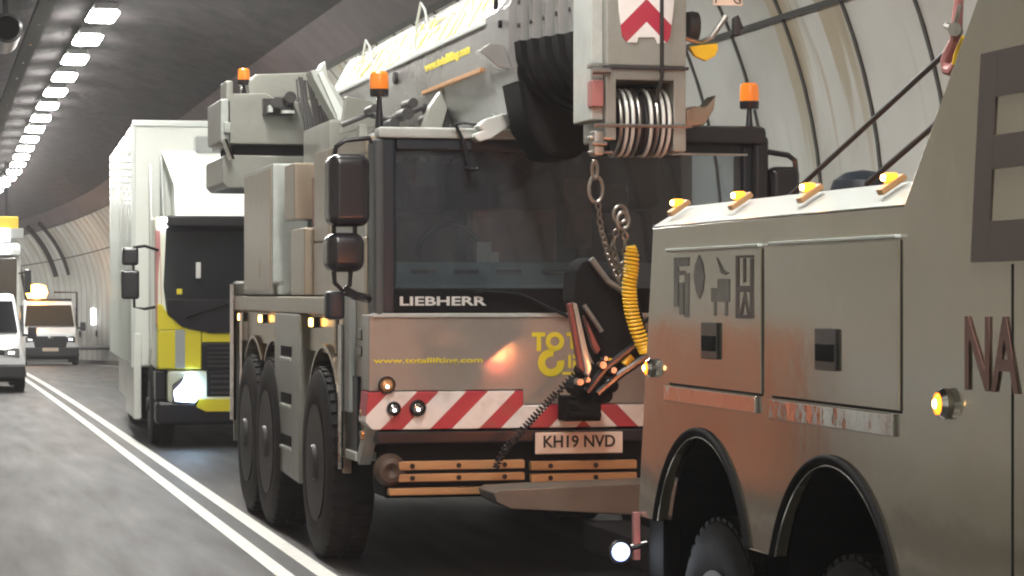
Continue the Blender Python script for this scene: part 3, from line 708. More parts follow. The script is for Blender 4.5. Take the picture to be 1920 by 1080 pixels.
for k in range(7):
    x_a = 556+k*5; b_.tube([g(x_a, 150+random.uniform(-6,10), 22.9-.02*k), g(x_a+6+random.uniform(-3,3), 190, 22.8), g(x_a+14, 230+random.uniform(-8,8), 22.7), g(578+k*5, 285, 22.6)], .009+.005*(k % 2))
b_.pieces('hydraulic_hose', 'boom_dark', crane)
b_ = MB()
for k in range(4):
    b_.tube([g(592+k*7, 190+random.uniform(-6,10), 22.5), g(598+k*7, 230, 22.5), g(600+k*8, 262, 22.4)], .018)
b_.pieces('dark_hose', 'boom_dark', crane)
# bent plate arm
Yp = 21.2
q = [FY(px, py, Yp)[0:2] for px, py in ((582,132),(600,130),(610,113),(615,145),(654,203),(664,262),(640,268),(628,222),(588,148))]
b_ = MB(); b_.prism(q, 'Y', Yp, Yp+.3, .012); b_.build('bracket_arm', 'crane_light', crane)
q = [FY(px, py, Yp-.03)[0:2] for px, py in ((596,138),(604,134),(643,208),(652,262),(641,266),(630,215))]
b_ = MB(); b_.prism(q, 'Y', Yp-.05, Yp+.02, .006); b_.build('arm_face', 'white_and_lit', crane)
q = [FY(px, py, Yp+.3)[0:2] for px, py in ((590,190),(640,290),(600,290))]
b_ = MB(); b_.box(3.3, 3.75, 20.2, 21.6, 2.55, 3.35, .03); b_.box(4.55, 5.2, 20, 22, 2.55, 3.4, .03); b_.pieces('slew_platform', 'crane_grey', crane)
x0, z0 = FY(461, 157, 23.2); beacon(crane, x0, 23.35, z0, .95, .1)
# upper cab seen right of the boom, dim
b_ = MB(); b_.box(4.75, 5.5, 18.0, 19.4, 2.55, 3.25, .08, 3); b_.build('operator_cab', 'boom_dark', crane)

# boom: oval underside, sloped shoulders
BX = 4.06
def boom_ring(w, Y, zt=4.06, zs=3.73, zb=3.42, dz=0, deep=.40, sh=.5):
    h = w/2; pts = [(BX-h*sh, zt), (BX-h, zs), (BX-h, zb)]
    for k in range(1, 12):
        a = math.pi+math.pi*k/12; pts.append((BX+h*math.cos(a), zb+deep*math.sin(a)))
    pts += [(BX+h, zb), (BX+h, zs), (BX+h*sh, zt)]
    return [(x, Y, z+dz) for x, z in pts]
b_ = MB(); b_.loft([boom_ring(.72, 15.9), boom_ring(.72, 22.6)]); boom = b_.build('boom', 'boom_grey', crane, sharp=25)
# big letters on the sloped shoulder, web address on the side
dirv = Vector((.18, 0, .33)).normalized()
Ms = Matrix(((0, dirv.x, -dirv.z, 0), (-1, 0, 0, 0), (0, dirv.z, dirv.x, 0), (0, 0, 0, 1)))
text('lettering', 'TOTAL LIFTING', 'yellow_letter', boom, (3.7122, 22.2, 3.7582), 6.1, .30, ext=.003, bold=.03, M=Ms)
YA, ZA = FX(797, 128, 3.70); YB, ZB = FX(881, 88, 3.70)
text('lettering', 'www.totallifting.com', 'yellow_letter', boom, (3.698, YA, 3.55), YA-YB, .085, 'side', bold=.05)
b_ = MB(); b_.box(3.685, 3.7, 16.0, 22.5, 3.712, 3.735); b_.build('boom_edge', 'white_and_lit', boom)
b_ = MB(); b_.box(3.67, 3.7, 16.2, 18.2, 3.40, 3.43, .005); b_.build('edge_reflection', 'slat_tan', boom)  # tan strip painted as an orange reflection along the boom's lower edge
b_ = MB(); b_.cone((3.67, 19.3, 3.62), (3.7, 19.3, 3.62), .05, n=16); b_.cone((3.68, 18.2, 3.3), (3.75, 18.2, 3.3), .04); b_.pieces('boom_pin', 'boom_dark', boom)
# wire hoops on the boom
for px, pt in ((684, 75), (787, 5)):
    Yh = FX(px, 0, 3.75)[0]; z1 = FX(px, pt, 3.75)[1]
    b_ = MB(); b_.tube([(3.72, Yh+.12, 3.6), (3.74, Yh+.06, z1-.15), (3.76, Yh, z1), (3.78, Yh-.06, z1-.06), (3.8, Yh-.16, 3.85)], .011); b_.build('wire_hoop', 'white_and_lit', boom)
# collars of the telescoping sections
b_ = MB(); b_.loft([boom_ring(.84, 15.25, zt=4.12, zb=3.5, deep=.46), boom_ring(.84, 15.9, zt=4.12, zb=3.5, deep=.46)]); col0 = b_.build('boom_collar', 'boom_grey', crane, sharp=25)
b_ = MB(); b_.box(3.625, 3.642, 15.55, 15.62, 3.75, 3.9, .006); b_.cone((3.62, 15.45, 3.64), (3.645, 15.45, 3.64), .025, n=10); b_.build('slot', 'black_dull', col0)
ws = [.76, .72, .68, .64, .60]
for k, w in enumerate(ws):
    y = 15.08-.235*k
    b_ = MB(); b_.loft([boom_ring(w, y, zt=4.02-.02*k, zs=3.8, zb=3.5-.01*k, deep=.42-.01*k), boom_ring(w, y+.11, zt=4.02-.02*k, zs=3.8, zb=3.5-.01*k, deep=.42-.01*k)])
    cc = b_.build('boom_collar', 'boom_grey', crane, sharp=25)
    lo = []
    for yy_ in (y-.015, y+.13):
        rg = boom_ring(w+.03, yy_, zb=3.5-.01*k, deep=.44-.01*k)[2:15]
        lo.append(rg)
    MB().loft(lo).build('collar_shade', 'black_dull', cc)  # near-black shell paints the shade on the collar's underside
    b_ = MB()
    for z in (3.6, 3.75): b_.cone((BX-w/2-.012, y+.05, z), (BX-w/2, y+.05, z), .016, n=8)
    b_.build('bolt', 'boom_dark', cc)
    b_ = MB(); b_.loft([boom_ring(w-.07, y+.11, zt=3.98-.02*k, zs=3.76, zb=3.48-.01*k, deep=.38), boom_ring(w-.07, y+.235, zt=3.98-.02*k, zs=3.76, zb=3.48-.01*k, deep=.38)])
    b_.build('boom_section', 'boom_dark', crane, sharp=25)
# luffing cylinder and brackets under the boom
b_ = MB(); b_.cone((4.06, 20.2, 2.6), (4.06, 17.2, 2.98), .16); b_.build('luffing_cylinder', 'boom_grey', crane)
b_ = MB(); b_.cone((4.06, 17.2, 2.98), (4.06, 15.9, 3.14), .11); b_.build('cylinder_rod', 'chrome', crane)
Yq = 17.6
def bracket(pts, Y, mt, name, th=.12):
    b_ = MB(); b_.prism([FY(px, py, Y) for px, py in pts], 'Y', Y, Y+th, .008); return b_.build(name, mt, crane)
bracket([(822,240),(850,150),(862,150),(858,240)], Yq, 'boom_dark', 'boom_saddle')
bracket([(862,150),(882,150),(905,240),(868,240)], Yq-.05, 'crane_grey', 'boom_saddle')
bracket([(790,250),(806,200),(845,145),(854,150),(826,250)], Yq-.05, 'crane_grey', 'boom_saddle')
bracket([(898,95),(920,80),(945,84),(960,130),(935,125)], 15.2, 'boom_grey', 'boom_cheek')
bracket([(650,180),(700,190),(720,235),(640,250)], 19.5, 'crane_grey', 'roof_machinery')
b_ = MB()
for k in range(9):
    px = 655+k*22; zt_ = random.uniform(3.06, 3.2); x_, _ = FY(px, 0, 18.3); b_.box(x_-.03, x_+.03, 18.2, 18.3+.1*random.random(), 2.9, zt_, .008)
b_.pieces('roof_fitting', 'crane_grey', crane)
b_ = MB()
for k, (px, py) in enumerate(((698,205),(735,232),(760,215),(800,222),(770,195))):
    p_ = FY(px, py, 18.0); b_.cone((p_[0], 17.9, p_[1]), (p_[0], 18.2, p_[1]), .03+.008*(k % 3), n=14)
b_.tube([g(640,235,18.2), g(690,215,18.2), g(730,225,18.2), g(800,200,18.2), g(830,225,18.2)], .02)
b_.pieces('pipework', 'boom_dark', crane)
# near-black block standing in for the shadow under the collars, before the screen
b_ = MB(); b_.prism([FY(px, py, 15.3) for px, py in ((962,120),(1010,95),(1108,200),(1108,270),(1075,300),(1020,298),(985,240),(975,190))], 'Y', 15.2, 15.75, .06, 3); b_.build('collar_shade_block', 'black_dull', crane)

# boom head
HY = 13.6
hx0, _ = FY(1136, 0, HY); hx1, _ = FY(1288, 0, HY)
zb_, zd, = FY(1200, 290, HY)[1], FY(1200, 126, HY)[1]
wt, wx0, wx1 = FY(1200, 150, HY)[1], FY(1157, 0, HY)[0], FY(1264, 0, HY)[0]
b_ = MB(); b_.box(hx0, hx1, HY, HY+.5, zd+.006, 3.85, .015); 
head = b_.build('boom_head', 'crane_grey', crane)
b_ = MB(); b_.box(hx0-.0, wx0, HY+.01, HY+.5, zb_+.08, zd, .012); b_.box(wx1, hx1, HY+.01, HY+.5, zb_+.02, zd, .012); b_.box(wx0-.01, wx1+.01, HY+.012, HY+.5, wt, zd-.002, .01); b_.build('sheave_cheek', 'crane_grey', head)
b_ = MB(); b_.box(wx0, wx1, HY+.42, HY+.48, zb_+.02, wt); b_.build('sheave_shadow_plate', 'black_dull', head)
b_ = MB(); b_.box(hx0-.02, hx1+.01, HY-.012, HY+.3, zd-.012, zd+.006, .004); b_.build('head_seam', 'boom_dark', head)
b_ = MB(); sc_ = (zb_+wt)/2-.02
for k in range(9):
    xx = wx0+.028+(wx1-wx0-.05)*k/8
    if k in (4,): continue
    b_ = MB(); b_.torus((xx, HY+.2, sc_), .19, .19, .011, 'X', 30, 8); b_.build('hoist_rope', 'white_and_lit' if k % 3 else 'steel', head)
b_ = MB()
for k in range(8):
    xx = wx0+.035+(wx1-wx0-.05)*k/8
    b_.lathe([(.0, 0), (.165, 0), (.165, .012), (.185, .014), (.185, .018), (.0, .018)], (xx, HY+.2, sc_), 'X', 30)
b_.build('sheave', 'boom_dark', head)
b_ = MB(); z_ = FY(1200, 236, HY-.03)[1]; b_.tube([(hx0-.08, HY-.03, z_), (hx1+.02, HY-.03, z_)], .011); b_.build('keeper_bar', 'steel', head)
b_ = MB(); x_, _ = FY(1241, 0, HY-.05); b_.tube([(x_, HY-.05, 4.0), (x_, HY-.05, 3.15), (x_-.01, HY+.05, 3.0)], .012); b_.build('hook_rope', 'rope', head)
# chevron sticker with its rounded foot
chevron('chevron_head', FY(1212, 0, HY)[0]-4.25, .30, -.0, 1.0, (.42,.03,.06), (.8,.78,.76))
pt = [FY(px, py, HY) for px, py in ((1156,-60),(1268,-60),(1262,20),(1256,70),(1250,80),(1232,82),(1227,70),(1196,70),(1194,80),(1176,80),(1166,68),(1160,20))]
b_ = MB(); b_.prism(pt, 'Y', HY-.006, HY+.004); b_.build('reflective_sticker', 'chevron_head', head)
# left flank of the head: lugs, shackles, red panel
b_ = MB(); fx0 = FY(1108, 0, HY+.05)[0]
b_.box(fx0, hx0, HY+.05, HY+.45, FY(0,240,HY)[1]+.1, 3.85, .012); b_.build('head_flank', 'crane_light', head)
b_ = MB(); zz = lambda py: FY(1120, py, HY)[1]
b_.box(fx0-.01, fx0+.06, HY-.01, HY+.1, zz(200), zz(150), .01); b_.build('flank_sticker', 'pink_paint', head)
b_ = MB(); b_.box(fx0, fx0+.06, HY-.02, HY+.1, zz(292), zz(245), .012); b_.box(fx0-.02, fx0+.12, HY, HY+.06, zz(262), zz(254), .008); b_.box(fx0-.02, fx0+.12, HY, HY+.06, zz(288), zz(282), .008); b_.cone((fx0-.015, HY-.03, zz(270)), (fx0+.07, HY-.03, zz(270)), .014); b_.cone((fx0-.015, HY-.03, zz(134)), (fx0+.09, HY-.03, zz(134)), .02)
b_.box(fx0-.03, fx0+.1, HY, HY+.05, zz(128), zz(118), .008)
b_.pieces('chain_lug', 'steel', head)
# right flank: sheave, sign, yellow pad, fittings
b_ = MB(); rx = FY(1302, 0, HY+.1)[0]; b_.lathe([(0, 0), (.085, 0), (.09, .03), (.085, .06), (0, .06)], (rx-.03, HY+.15, zz(40)), 'X', 28); b_.build('side_sheave', 'boom_dark', head)
b_ = MB(); b_.tube([(hx1, HY+.1, zz(62)), (rx+.04, HY+.1, zz(72)), (FY(1345,0,HY)[0], HY+.1, zz(60)), (FY(1372,0,HY)[0], HY+.1, zz(20))], .016); b_.build('side_arm', 'steel', head)
b_ = MB(); q = [FY(px, py, HY+.08) for px, py in ((1290,88),(1342,82),(1344,92),(1338,106),(1322,115),(1300,106))]; b_.prism(q, 'Y', HY+.05, HY+.09, .004); b_.build('wind_vane', 'hose_yellow', head)
q = [FY(px, py, HY+.3) for px, py in ((1286,205),(1300,198),(1325,200),(1345,175),(1340,205),(1322,235),(1286,238))]
b_ = MB(); b_.prism(q, 'Y', HY+.3, HY+.5, .02); b_.build('side_bracket', 'beige_amber_lit', head)
a = FY(1336, 10, HY+.1); c = FY(1390, -30, HY+.1)
b_ = MB(); b_.box(a[0], c[0], HY+.08, HY+.1, a[1], c[1]); sg = b_.build('head_sign', 'plate_amber_lit', head)
text('lettering', 'F    G', 'black_letter', sg, (a[0]+.01, HY+.078, a[1]+.01), c[0]-a[0]-.02, .05)
q = lambda px, py: (FY(px, py, HY+.1)[0], HY+.1, FY(px, py, HY+.1)[1])
b_ = MB(); b_.box(q(1380,0)[0]-.02, q(1380,0)[0]+.02, HY+.07, HY+.13, q(0,32)[2], q(0,-5)[2], .01); b_.tube([q(1380,30), q(1390,55)], .016); b_.build('sign_post', 'boom_dark', head)

# towing eye and coupling block in front of the bumper
x0, z0 = FY(1056, 790, YF-.2); x1, z1 = FY(1126, 742, YF-.2)
b_ = MB(); b_.box(x0, x1, YF-.22, YF-.05, z0, z1, .01); b_.box(x0+.02, x1-.02, YF-.3, YF-.2, z0+.03, z0+.06, .005); b_.build('coupling_block', 'black_dull', crane)

# ------------------------------------------------------------------ recovery truck (side at X 2.95)
WX, WR = 2.95, 5.45
wr = thing('recovery_truck', 'pale glossy recovery truck with open wheel arches and lit amber marker lamps', 'recovery truck', (4.2, 7.0, 0))
def A2(px, py): return FX(px, py, WX)
ztop = 2.19
Yr1, Yr0 = 9.80, 10.02
def arch(cy, cz, r, zb, n=22):
    h = math.acos(min(1, (zb-cz)/r)); pts = []
    a0 = math.pi/2-math.asin((zb-cz)/r)
    for k in range(n+1):
        t = -a0+2*a0*k/n; pts.append((cy+r*math.sin(t), cz+r*math.cos(t)))
    return pts
out = [(Yr1, ztop), (Yr0, .98)]
out_r = []
poly = [(Yr1, ztop), (Yr0, .98)]
a1 = arch(9.17, .765, .62, .985)[::-1]; a2 = arch(7.75, .75, .62, .985)[::-1]
a1 = [(min(y, 9.9), z) for y, z in a1]
poly += [(Yr0-.02, .42), (Yr0-.12, .42)] if False else []
poly += a1+a2+[(4.3, .985), (4.3, 3.4), (6.05, 3.4), (6.59, 2.76), (7.13, ztop)]
b_ = MB(); 
def side_sheet(x0, x1, name, parent):
    b_ = MB(); b_.prism(poly, 'X', x0, x1, .006); return b_.build(name, 'wrecker_paint', parent, sharp=20)
body = side_sheet(WX, WX+.05, 'body_side', wr); side_sheet(WR-.05, WR, 'body_side', wr)
# top chamfer with lamps
b_ = MB(); xi, zi = WX+.13, ztop+.085
b_.loft([[(WX, Yr1, ztop+.002), (xi, Yr1-.02, zi), (xi+.03, Yr1-.02, zi), (xi+.03, Yr1-.02, ztop-.03), (WX+.052, Yr1-.02, ztop-.03)], [(WX, 7.13, ztop+.002), (xi, 7.07, zi), (xi+.03, 7.07, zi), (xi+.03, 7.1, ztop-.03), (WX+.052, 7.1, ztop-.03)]])
b_.build('body_shoulder', 'white_and_lit', wr, smooth=False)  # white here is light caught by the sloped top, put into the colour
for k, px in enumerate((1270, 1385, 1515, 1668)):
    Y, _ = FX(px, 400, WX+.06); z = ztop+.05
    o = MB().prism([(WX+.03, z-.012), (WX+.115, z+.044), (WX+.10, z+.062), (WX+.02, z+.008)], 'Y', Y-.024, Y+.024, .006).build('marker_lamp', 'slat_tan', wr)
    MB().box(WX+.04, WX+.085, Y-.02, Y+.02, z+.03, z+.062, .01).build('lens', 'amber_lit', o)
    MB().box(WX+.032, WX+.05, Y-.012, Y+.012, z+.036, z+.056, .006).build('filament', 'amber_hot', o)
for px, py, r_ in ((1226, 690, .03), (1778, 757, .036)):
    Y, z = FX(px, py, WX); Y = min(Y, 9.84)
    o = MB().lathe([(r_*1.25, 0), (r_*1.3, -.02), (r_*.95, -.035), (r_*.9, -.02), (0, -.015)], (WX, Y, z), 'X', 28).build('side_lamp', 'chrome', wr)
    MB().lathe([(r_*.9, -.01), (r_*.85, -.03), (r_*.5, -.042), (0, -.045)], (WX, Y, z), 'X', 24).build('lens', 'amber_lit', o)
    MB().lathe([(r_*.45, -.041), (r_*.3, -.046), (0, -.048)], (WX, Y, z), 'X', 16).build('filament', 'amber_hot', o)

# tail, deck, cross members, chassis
b_ = MB(); b_.box(WX+.05, WR-.05, Yr1-.05, Yr1-.01, 1.2, ztop-.02); b_.box(WX+.05, WR-.05, 4.4, Yr1-.05, 1.55, 1.6); b_.build('deck', 'wrecker_paint', wr)
b_ = MB(); b_.box(3.6, 4.8, 1.5, 9.6, .6, 1.1); b_.box(3.0, 5.4, 4.4, 9.7, 1.42, 1.5); b_.build('chassis', 'black_dull', wr)
# rubber-edged arches
for cy in (9.17, 7.75):
    for x_ in (WX, WR):
        pts = arch(cy, .765 if cy > 9 else .75, .62, .99, 30); s_ = -1 if x_ == WX else 1
        b_ = MB(); b_.tube([(x_+s_*.006, min(y, 9.93), z) for y, z in pts], .013, 10); b_.build('arch_trim', 'black_dull', wr)
        b_ = MB(); pts = arch(cy, .765 if cy > 9 else .75, .595, .99, 30); b_.tube([(x_+s_*.004, min(y, 9.93), z) for y, z in pts], .004, 8); b_.build('arch_bead', 'lamp_glass', wr)
    b_ = MB(); n = 24; pa = arch(cy, .78, .6, .6, n)
    for i in range(n): b_.prism([pa[i], pa[i+1], (pa[i+1][0], pa[i+1][1]+.02), (pa[i][0], pa[i][1]+.02)], 'X', WX+.06, WX+.75)
    b_.build('wheel_housing', 'black_dull', wr)
for cy in (9.17, 7.75):
    wheel(wr, WX+.06, cy, .52, .52, .3, -1, rim='lamp_case'); wheel(wr, WR-.06, cy, .52, .52, .3, 1, rim='lamp_case')
# doors
def door(x0p, y0p, x1p, y1p, lip):
    (ya, za), (yb_, zb_) = A2(x0p, y0p), A2(x1p, y1p)
    zt_ = (A2(x0p, y0p)[1]); zb2 = A2(x0p, lip)[1]
    o = MB().box(WX-.008, WX, yb_, ya, zb2, zt_, .003).build('locker_door', 'wrecker_paint', wr)
    MB().box(WX-.022, WX, yb_, ya, zt_+.004, zt_+.016, .003).build('door_lip', 'white_and_lit', o)
    g_ = MB(); g_.box(WX-.003, WX, yb_-.004, yb_, zb2, zt_); g_.box(WX-.003, WX, ya, ya+.004, zb2, zt_); g_.box(WX-.003, WX, yb_-.004, ya+.004, zb2-.008, zb2); g_.build('door_gap', 'black_dull', o)
    return o, ya, yb_, zb2, zt_
d1, ya1, yb1, zb1, zt1 = door(1257, 474, 1430, 464, 718)
d2, ya2, yb2, zb2, zt2 = door(1450, 462, 1690, 450, 742)
for o, u0, v0, u1, v1 in ((d1, 1323, 605, 1353, 672), (d2, 1537, 617, 1577, 693)):
    (y0, z0), (y1, z1) = A2(u0, v1), A2(u1, v0)
    h = MB().box(WX-.02, WX-.012, y1, y0, z0, z1, .006).build('handle', 'black_plastic', o)
    MB().box(WX-.026, WX-.018, y1+.02, y0-.02, z0+.03, z1-.05, .004).build('latch', 'black_dull', h)
for u0, v0, u1, v1 in ((1250, 722, 1422, 748), (1447, 748, 1680, 782)):
    (y0, z0), (y1, z1) = A2(u0, v1), A2(u1, v1); zt_ = A2(u0, v0)[1]
    b_ = MB(); b_.box(WX-.014, WX, A2(u1,0)[0], A2(u0,0)[0], A2(u0, v1)[1]-.006, zt_, .004); b_.build('chrome_strip', 'chrome', wr)
# emblems on the first door: lettered badge, oval, crane silhouette, tall badge
def quad(b_, u0, v0, u1, v1, x=WX-.0105):
    (y0, z0), (y1, z1) = A2(u0, v1), A2(u1, v0); b_.box(x, x+.003, y1, y0, z0, z1)
b_ = MB()
quad(b_, 1268, 482, 1296, 500); quad(b_, 1268, 500, 1276, 575); quad(b_, 1288, 512, 1296, 595); quad(b_, 1278, 530, 1286, 590); quad(b_, 1276, 508, 1288, 516)
b_.prism([A2(px, py) for px, py in ((1315,478),(1322,495),(1325,520),(1322,545),(1316,560),(1309,545),(1305,520),(1308,495))], 'X', WX-.0105, WX-.0075)
b_.build('decal', 'decal_dark', d1)
b_ = MB(); b_.prism([A2(px, py) for px, py in ((1348,482),(1362,508),(1372,512),(1366,516),(1356,512))], 'X', WX-.0105, WX-.0075)
quad(b_, 1350, 523, 1372, 566); quad(b_, 1338, 540, 1350, 566); quad(b_, 1343, 566, 1347, 592); quad(b_, 1364, 566, 1368, 592); b_.build('decal', 'decal_dark', d1)
b_ = MB()
quad(b_, 1384, 478, 1417, 484); quad(b_, 1384, 484, 1390, 597); quad(b_, 1411, 484, 1417, 597); quad(b_, 1390, 536, 1411, 548); quad(b_, 1390, 590, 1411, 597); quad(b_, 1398, 484, 1402, 530)
b_.prism([A2(px, py) for px, py in ((1391,590),(1400,548),(1402,548),(1411,590),(1406,590),(1401,562),(1396,590))], 'X', WX-.0105, WX-.0075)
b_.build('decal', 'decal_brown', d1)
# large lettering: B and NA run out of the picture
def side_text(s_, u0, v0, v1, w, mt, bold, sh=0):
    (y0, z0) = A2(u0, v1); z1 = A2(u0, v0)[1]
    text('lettering', s_, mt, body, (WX-.0045, y0, z0), w, z1-z0, 'side', ext=.0015, bold=bold, shear=sh)
(y0, z0) = A2(1822, 492); y1, z1 = A2(1860, 40); yr = 4.9
b_ = MB(); st_ = .068
def sq(a, c, z_0, z_1, s0=0): b_.prism([(a, z_0), (a-.0, z_0), (c, z_0), (c-.085*(z_1-z_0), z_1), (a-.085*(z_1-z_0), z_1)][0:1]+[(c, z_0), (c-.12*(z_1-z_0), z_1), (a-.12*(z_1-z_0), z_1)], 'X', WX-.0045, WX-.001)
Hh = 2.60-z0
sq(y0, y0-.115, z0, z0+Hh)
for zz0, zz1 in ((z0, z0+.115), (z0+Hh*.44, z0+Hh*.60), (z0+Hh-.13, z0+Hh)):
    q0 = y0-.115-.12*(zz0-z0)-.001; b_.prism([(q0, zz0), (q0-.4, zz0), (q0-.4, zz1), (q0-.12*(zz1-zz0), zz1)], 'X', WX-.0045, WX-.001)
for zz0, zz1 in ((z0+.115, z0+Hh*.44), (z0+Hh*.6, z0+Hh-.13)):
    q0 = y0-.115-.301-.12*(zz0-z0)-.05; b_.prism([(q0, zz0), (q0-.11, zz0), (q0-.11-.12*(zz1-zz0), zz1), (q0-.12*(zz1-zz0), zz1)], 'X', WX-.0046, WX-.001)
b_.build('lettering', 'decal_brown', body, smooth=False)
side_text('NA', 1812, 592, 730, A2(1812, 0)[0]-A2(1913, 0)[0], 'decal_red', .012)
# vertical body seam
Y, _ = A2(1898, 0); b_ = MB(); b_.box(WX-.003, WX, Y-.006, Y, 1.0, 2.0); b_.build('body_seam', 'black_dull', wr)
# work lamp and reflective edge at the tail
lx, lz = FY(1172, 1038, 9.9)
b_ = MB(); b_.box(WX-.03, WX+.0, Yr0-.04, Yr0-.01, .8, 1.0, .004); ed = b_.build('tail_edge', 'pink_paint', wr)
b_ = MB(); b_.box(WX+.02, WX+.1, Yr0-.3, Yr0-.1, .52, .99, .01); b_.build('tail_bracket', 'black_dull', wr)
wl = MB().lathe([(0, .06), (.035, .05), (.05, 0), (.052, -.012), (.045, -.014)], (WX-.09, 9.98, FX(1172, 1038, WX-.09)[1]), 'Y', 24).build('work_lamp', 'black_plastic', wr)
MB().lathe([(.045, -.008), (.035, -.02), (0, -.024)], (WX-.09, 9.98, FX(1172, 1038, WX-.09)[1]), 'Y', 24).build('lens', 'blue_glow', wl)
MB().lathe([(.027, -.021), (.02, -.03), (0, -.034)], (WX-.09, 9.98, FX(1172, 1038, WX-.09)[1]), 'Y', 20).build('bulb', 'white_lit', wl)
MB().tube([(WX-.09, 10.0, lz), (WX+.03, 9.98, lz+.03)], .014).build('bracket', 'black_plastic', wl)
# rear lamp clusters facing the crane
for x_ in (3.1, 5.0):
    o = MB().box(x_, x_+.36, Yr1+.02, Yr1+.1, 1.18, 1.43, .02).build('tail_lamp', 'black_plastic', wr)
    MB().box(x_+.02, x_+.34, Yr1+.1, Yr1+.115, 1.2, 1.32, .005).build('lens', 'red_tail', o)
    MB().box(x_+.02, x_+.34, Yr1+.1, Yr1+.115, 1.33, 1.41, .005).build('lens', 'tail_lit', o)
# boom of the recovery truck, mostly behind the tower
b_ = MB(); b_.box(3.95, 4.45, 4.6, 8.6, 2.35, 2.75, .03); b_.build('recovery_boom', 'wrecker_paint', wr) if False else b_.bm.free()
tw = MB().box(3.0, 5.4, 4.4, 5.9, 1.6, 3.2, .04).build('winch_tower', 'wrecker_paint', wr)
b_ = MB(); b_.prism([(5.8, 2.45), (5.8, 2.95), (9.2, 4.15), (9.45, 3.8)], 'X', 4.0, 4.4, .03); b_.build('recovery_boom', 'wrecker_paint', wr)
b_ = MB(); b_.lathe([(0, 0), (.06, 0), (.07, .03), (.06, .06), (0, .06)], (4.17, 9.5, 3.98), 'X', 28); b_.build('boom_sheave', 'pink_paint', wr)
# black dome
Y, z = FX(1618, 350, 4.6); b_ = MB(); b_.lathe([(.17, -.2), (.17, .0), (.15, .06), (.09, .1), (0, .115)], (4.6, Y, z-.03), 'Z', 28); b_.lathe([(.04, -.9), (.04, -.2)], (4.6, Y, z-.03), 'Z', 12); b_.build('air_cleaner', 'blue_black', wr)
# underlift: black stinger head, arms
UY = 14.3
def U(pts, th, mt, name, Y=UY, bev=.012):
    b_ = MB(); b_.prism([FY(px, py, Y) for px, py in pts], 'Y', Y, Y+th, bev); return b_.build(name, mt, wr)
U([(1080,512),(1092,490),(1112,480),(1150,520),(1178,545),(1188,500),(1200,560),(1222,655),(1150,712),(1118,645),(1076,565)], .3, 'black_dull', 'underlift_shield', bev=.03)
b_ = MB(); k_ = lambda px, py, Y=UY-.04: (FY(px, py, Y)[0], Y, FY(px, py, Y)[1])
b_.tube([k_(1095,572), k_(1128,622)], .016); b_.tube([k_(1108,485), k_(1140,528), k_(1172,548)], .02); b_.pieces('shield_edge', 'steel', wr)
U([(1074,566),(1082,570),(1110,690),(1104,708),(1098,700)], .06, 'crane_grey', 'link_plate', UY-.06, .004)
U([(1066,570),(1072,568),(1098,700),(1086,690)], .06, 'red_paint', 'link_plate', UY-.04, .004)
U([(1095,590),(1126,655),(1120,664),(1112,650)], .06, 'red_paint', 'link_plate', UY-.04, .004)
b_ = MB(); b_.tube([k_(1100,735), k_(1135,690), k_(1228,618)], .028, 10); b_.tube([k_(1120,738), k_(1165,700), k_(1232,655)], .026, 10); b_.pieces('tow_arm', 'black_plastic', wr)
b_ = MB()
for px, py, r_ in ((1100,695,.05),(1085,725,.055),(1112,728,.06),(1128,740,.05),(1090,755,.05),(1118,705,.04),(1140,722,.045),(1092,742,.045)):
    p_ = k_(px, py, UY+.1); b_.cone((p_[0], UY+.02, p_[2]), (p_[0], UY+.22, p_[2]), r_, n=10)
b_.pieces('coupling', 'black_dull', wr)
b_ = MB(); 
for px, py, r_ in ((1128,684,.022),(1085,716,.02),(1148,694,.018),(1100,712,.014),(1133,672,.014)):
    p_ = k_(px, py, UY-.06); b_.cone((p_[0], UY-.1, p_[2]), (p_[0], UY-.02, p_[2]), r_, n=12)
b_.pieces('coupling_pin', 'steel', wr)
b_ = MB(); p0, p1 = k_(1170,684), k_(1184,668); b_.tube([p0, p1], .026, 8); p0, p1 = k_(1143,686), k_(1146,672); b_.tube([p0, p1], .018, 8); b_.pieces('yellow_tag', 'hose_yellow', wr)
# underlift crossbar below the crane's bumper and the telescoping arm
b_ = MB(); b_.prism([FY(px, py, 15.4) for px, py in ((918,922),(930,916),(1010,912),(1290,900),(1290,968),(1110,960),(950,952),(925,940))], 'Y', 15.3, 15.75, .012); b_.build('underlift_crossbar', 'bar_grey', wr)
b_ = MB(); b_.box(4.15, 4.45, 9.6, 15.35, .28, .46, .02); b_.build('underlift_arm', 'black_dull', wr)

# cab of the recovery truck, beyond the frame
b_ = MB(); b_.prism([(.1, .5), (0, 1.4), (.15, 2.9), (.5, 3.1), (2.2, 3.1), (2.3, .9), (1.9, .9), (1.7, .55), (.9, .55), (.7, .9), (.6, .5)], 'X', WX, WR, .04); cb = b_.build('cab', 'wrecker_paint', wr)
MB().box(WX-.006, WX, .55, 1.7, 1.75, 2.6, .002).build('side_window', 'dark_glass', cb)
wheel(wr, WX+.02, 1.3, .52, .5, .3, -1, rim='lamp_case'); wheel(wr, WR-.02, 1.3, .52, .5, .3, 1, rim='lamp_case')

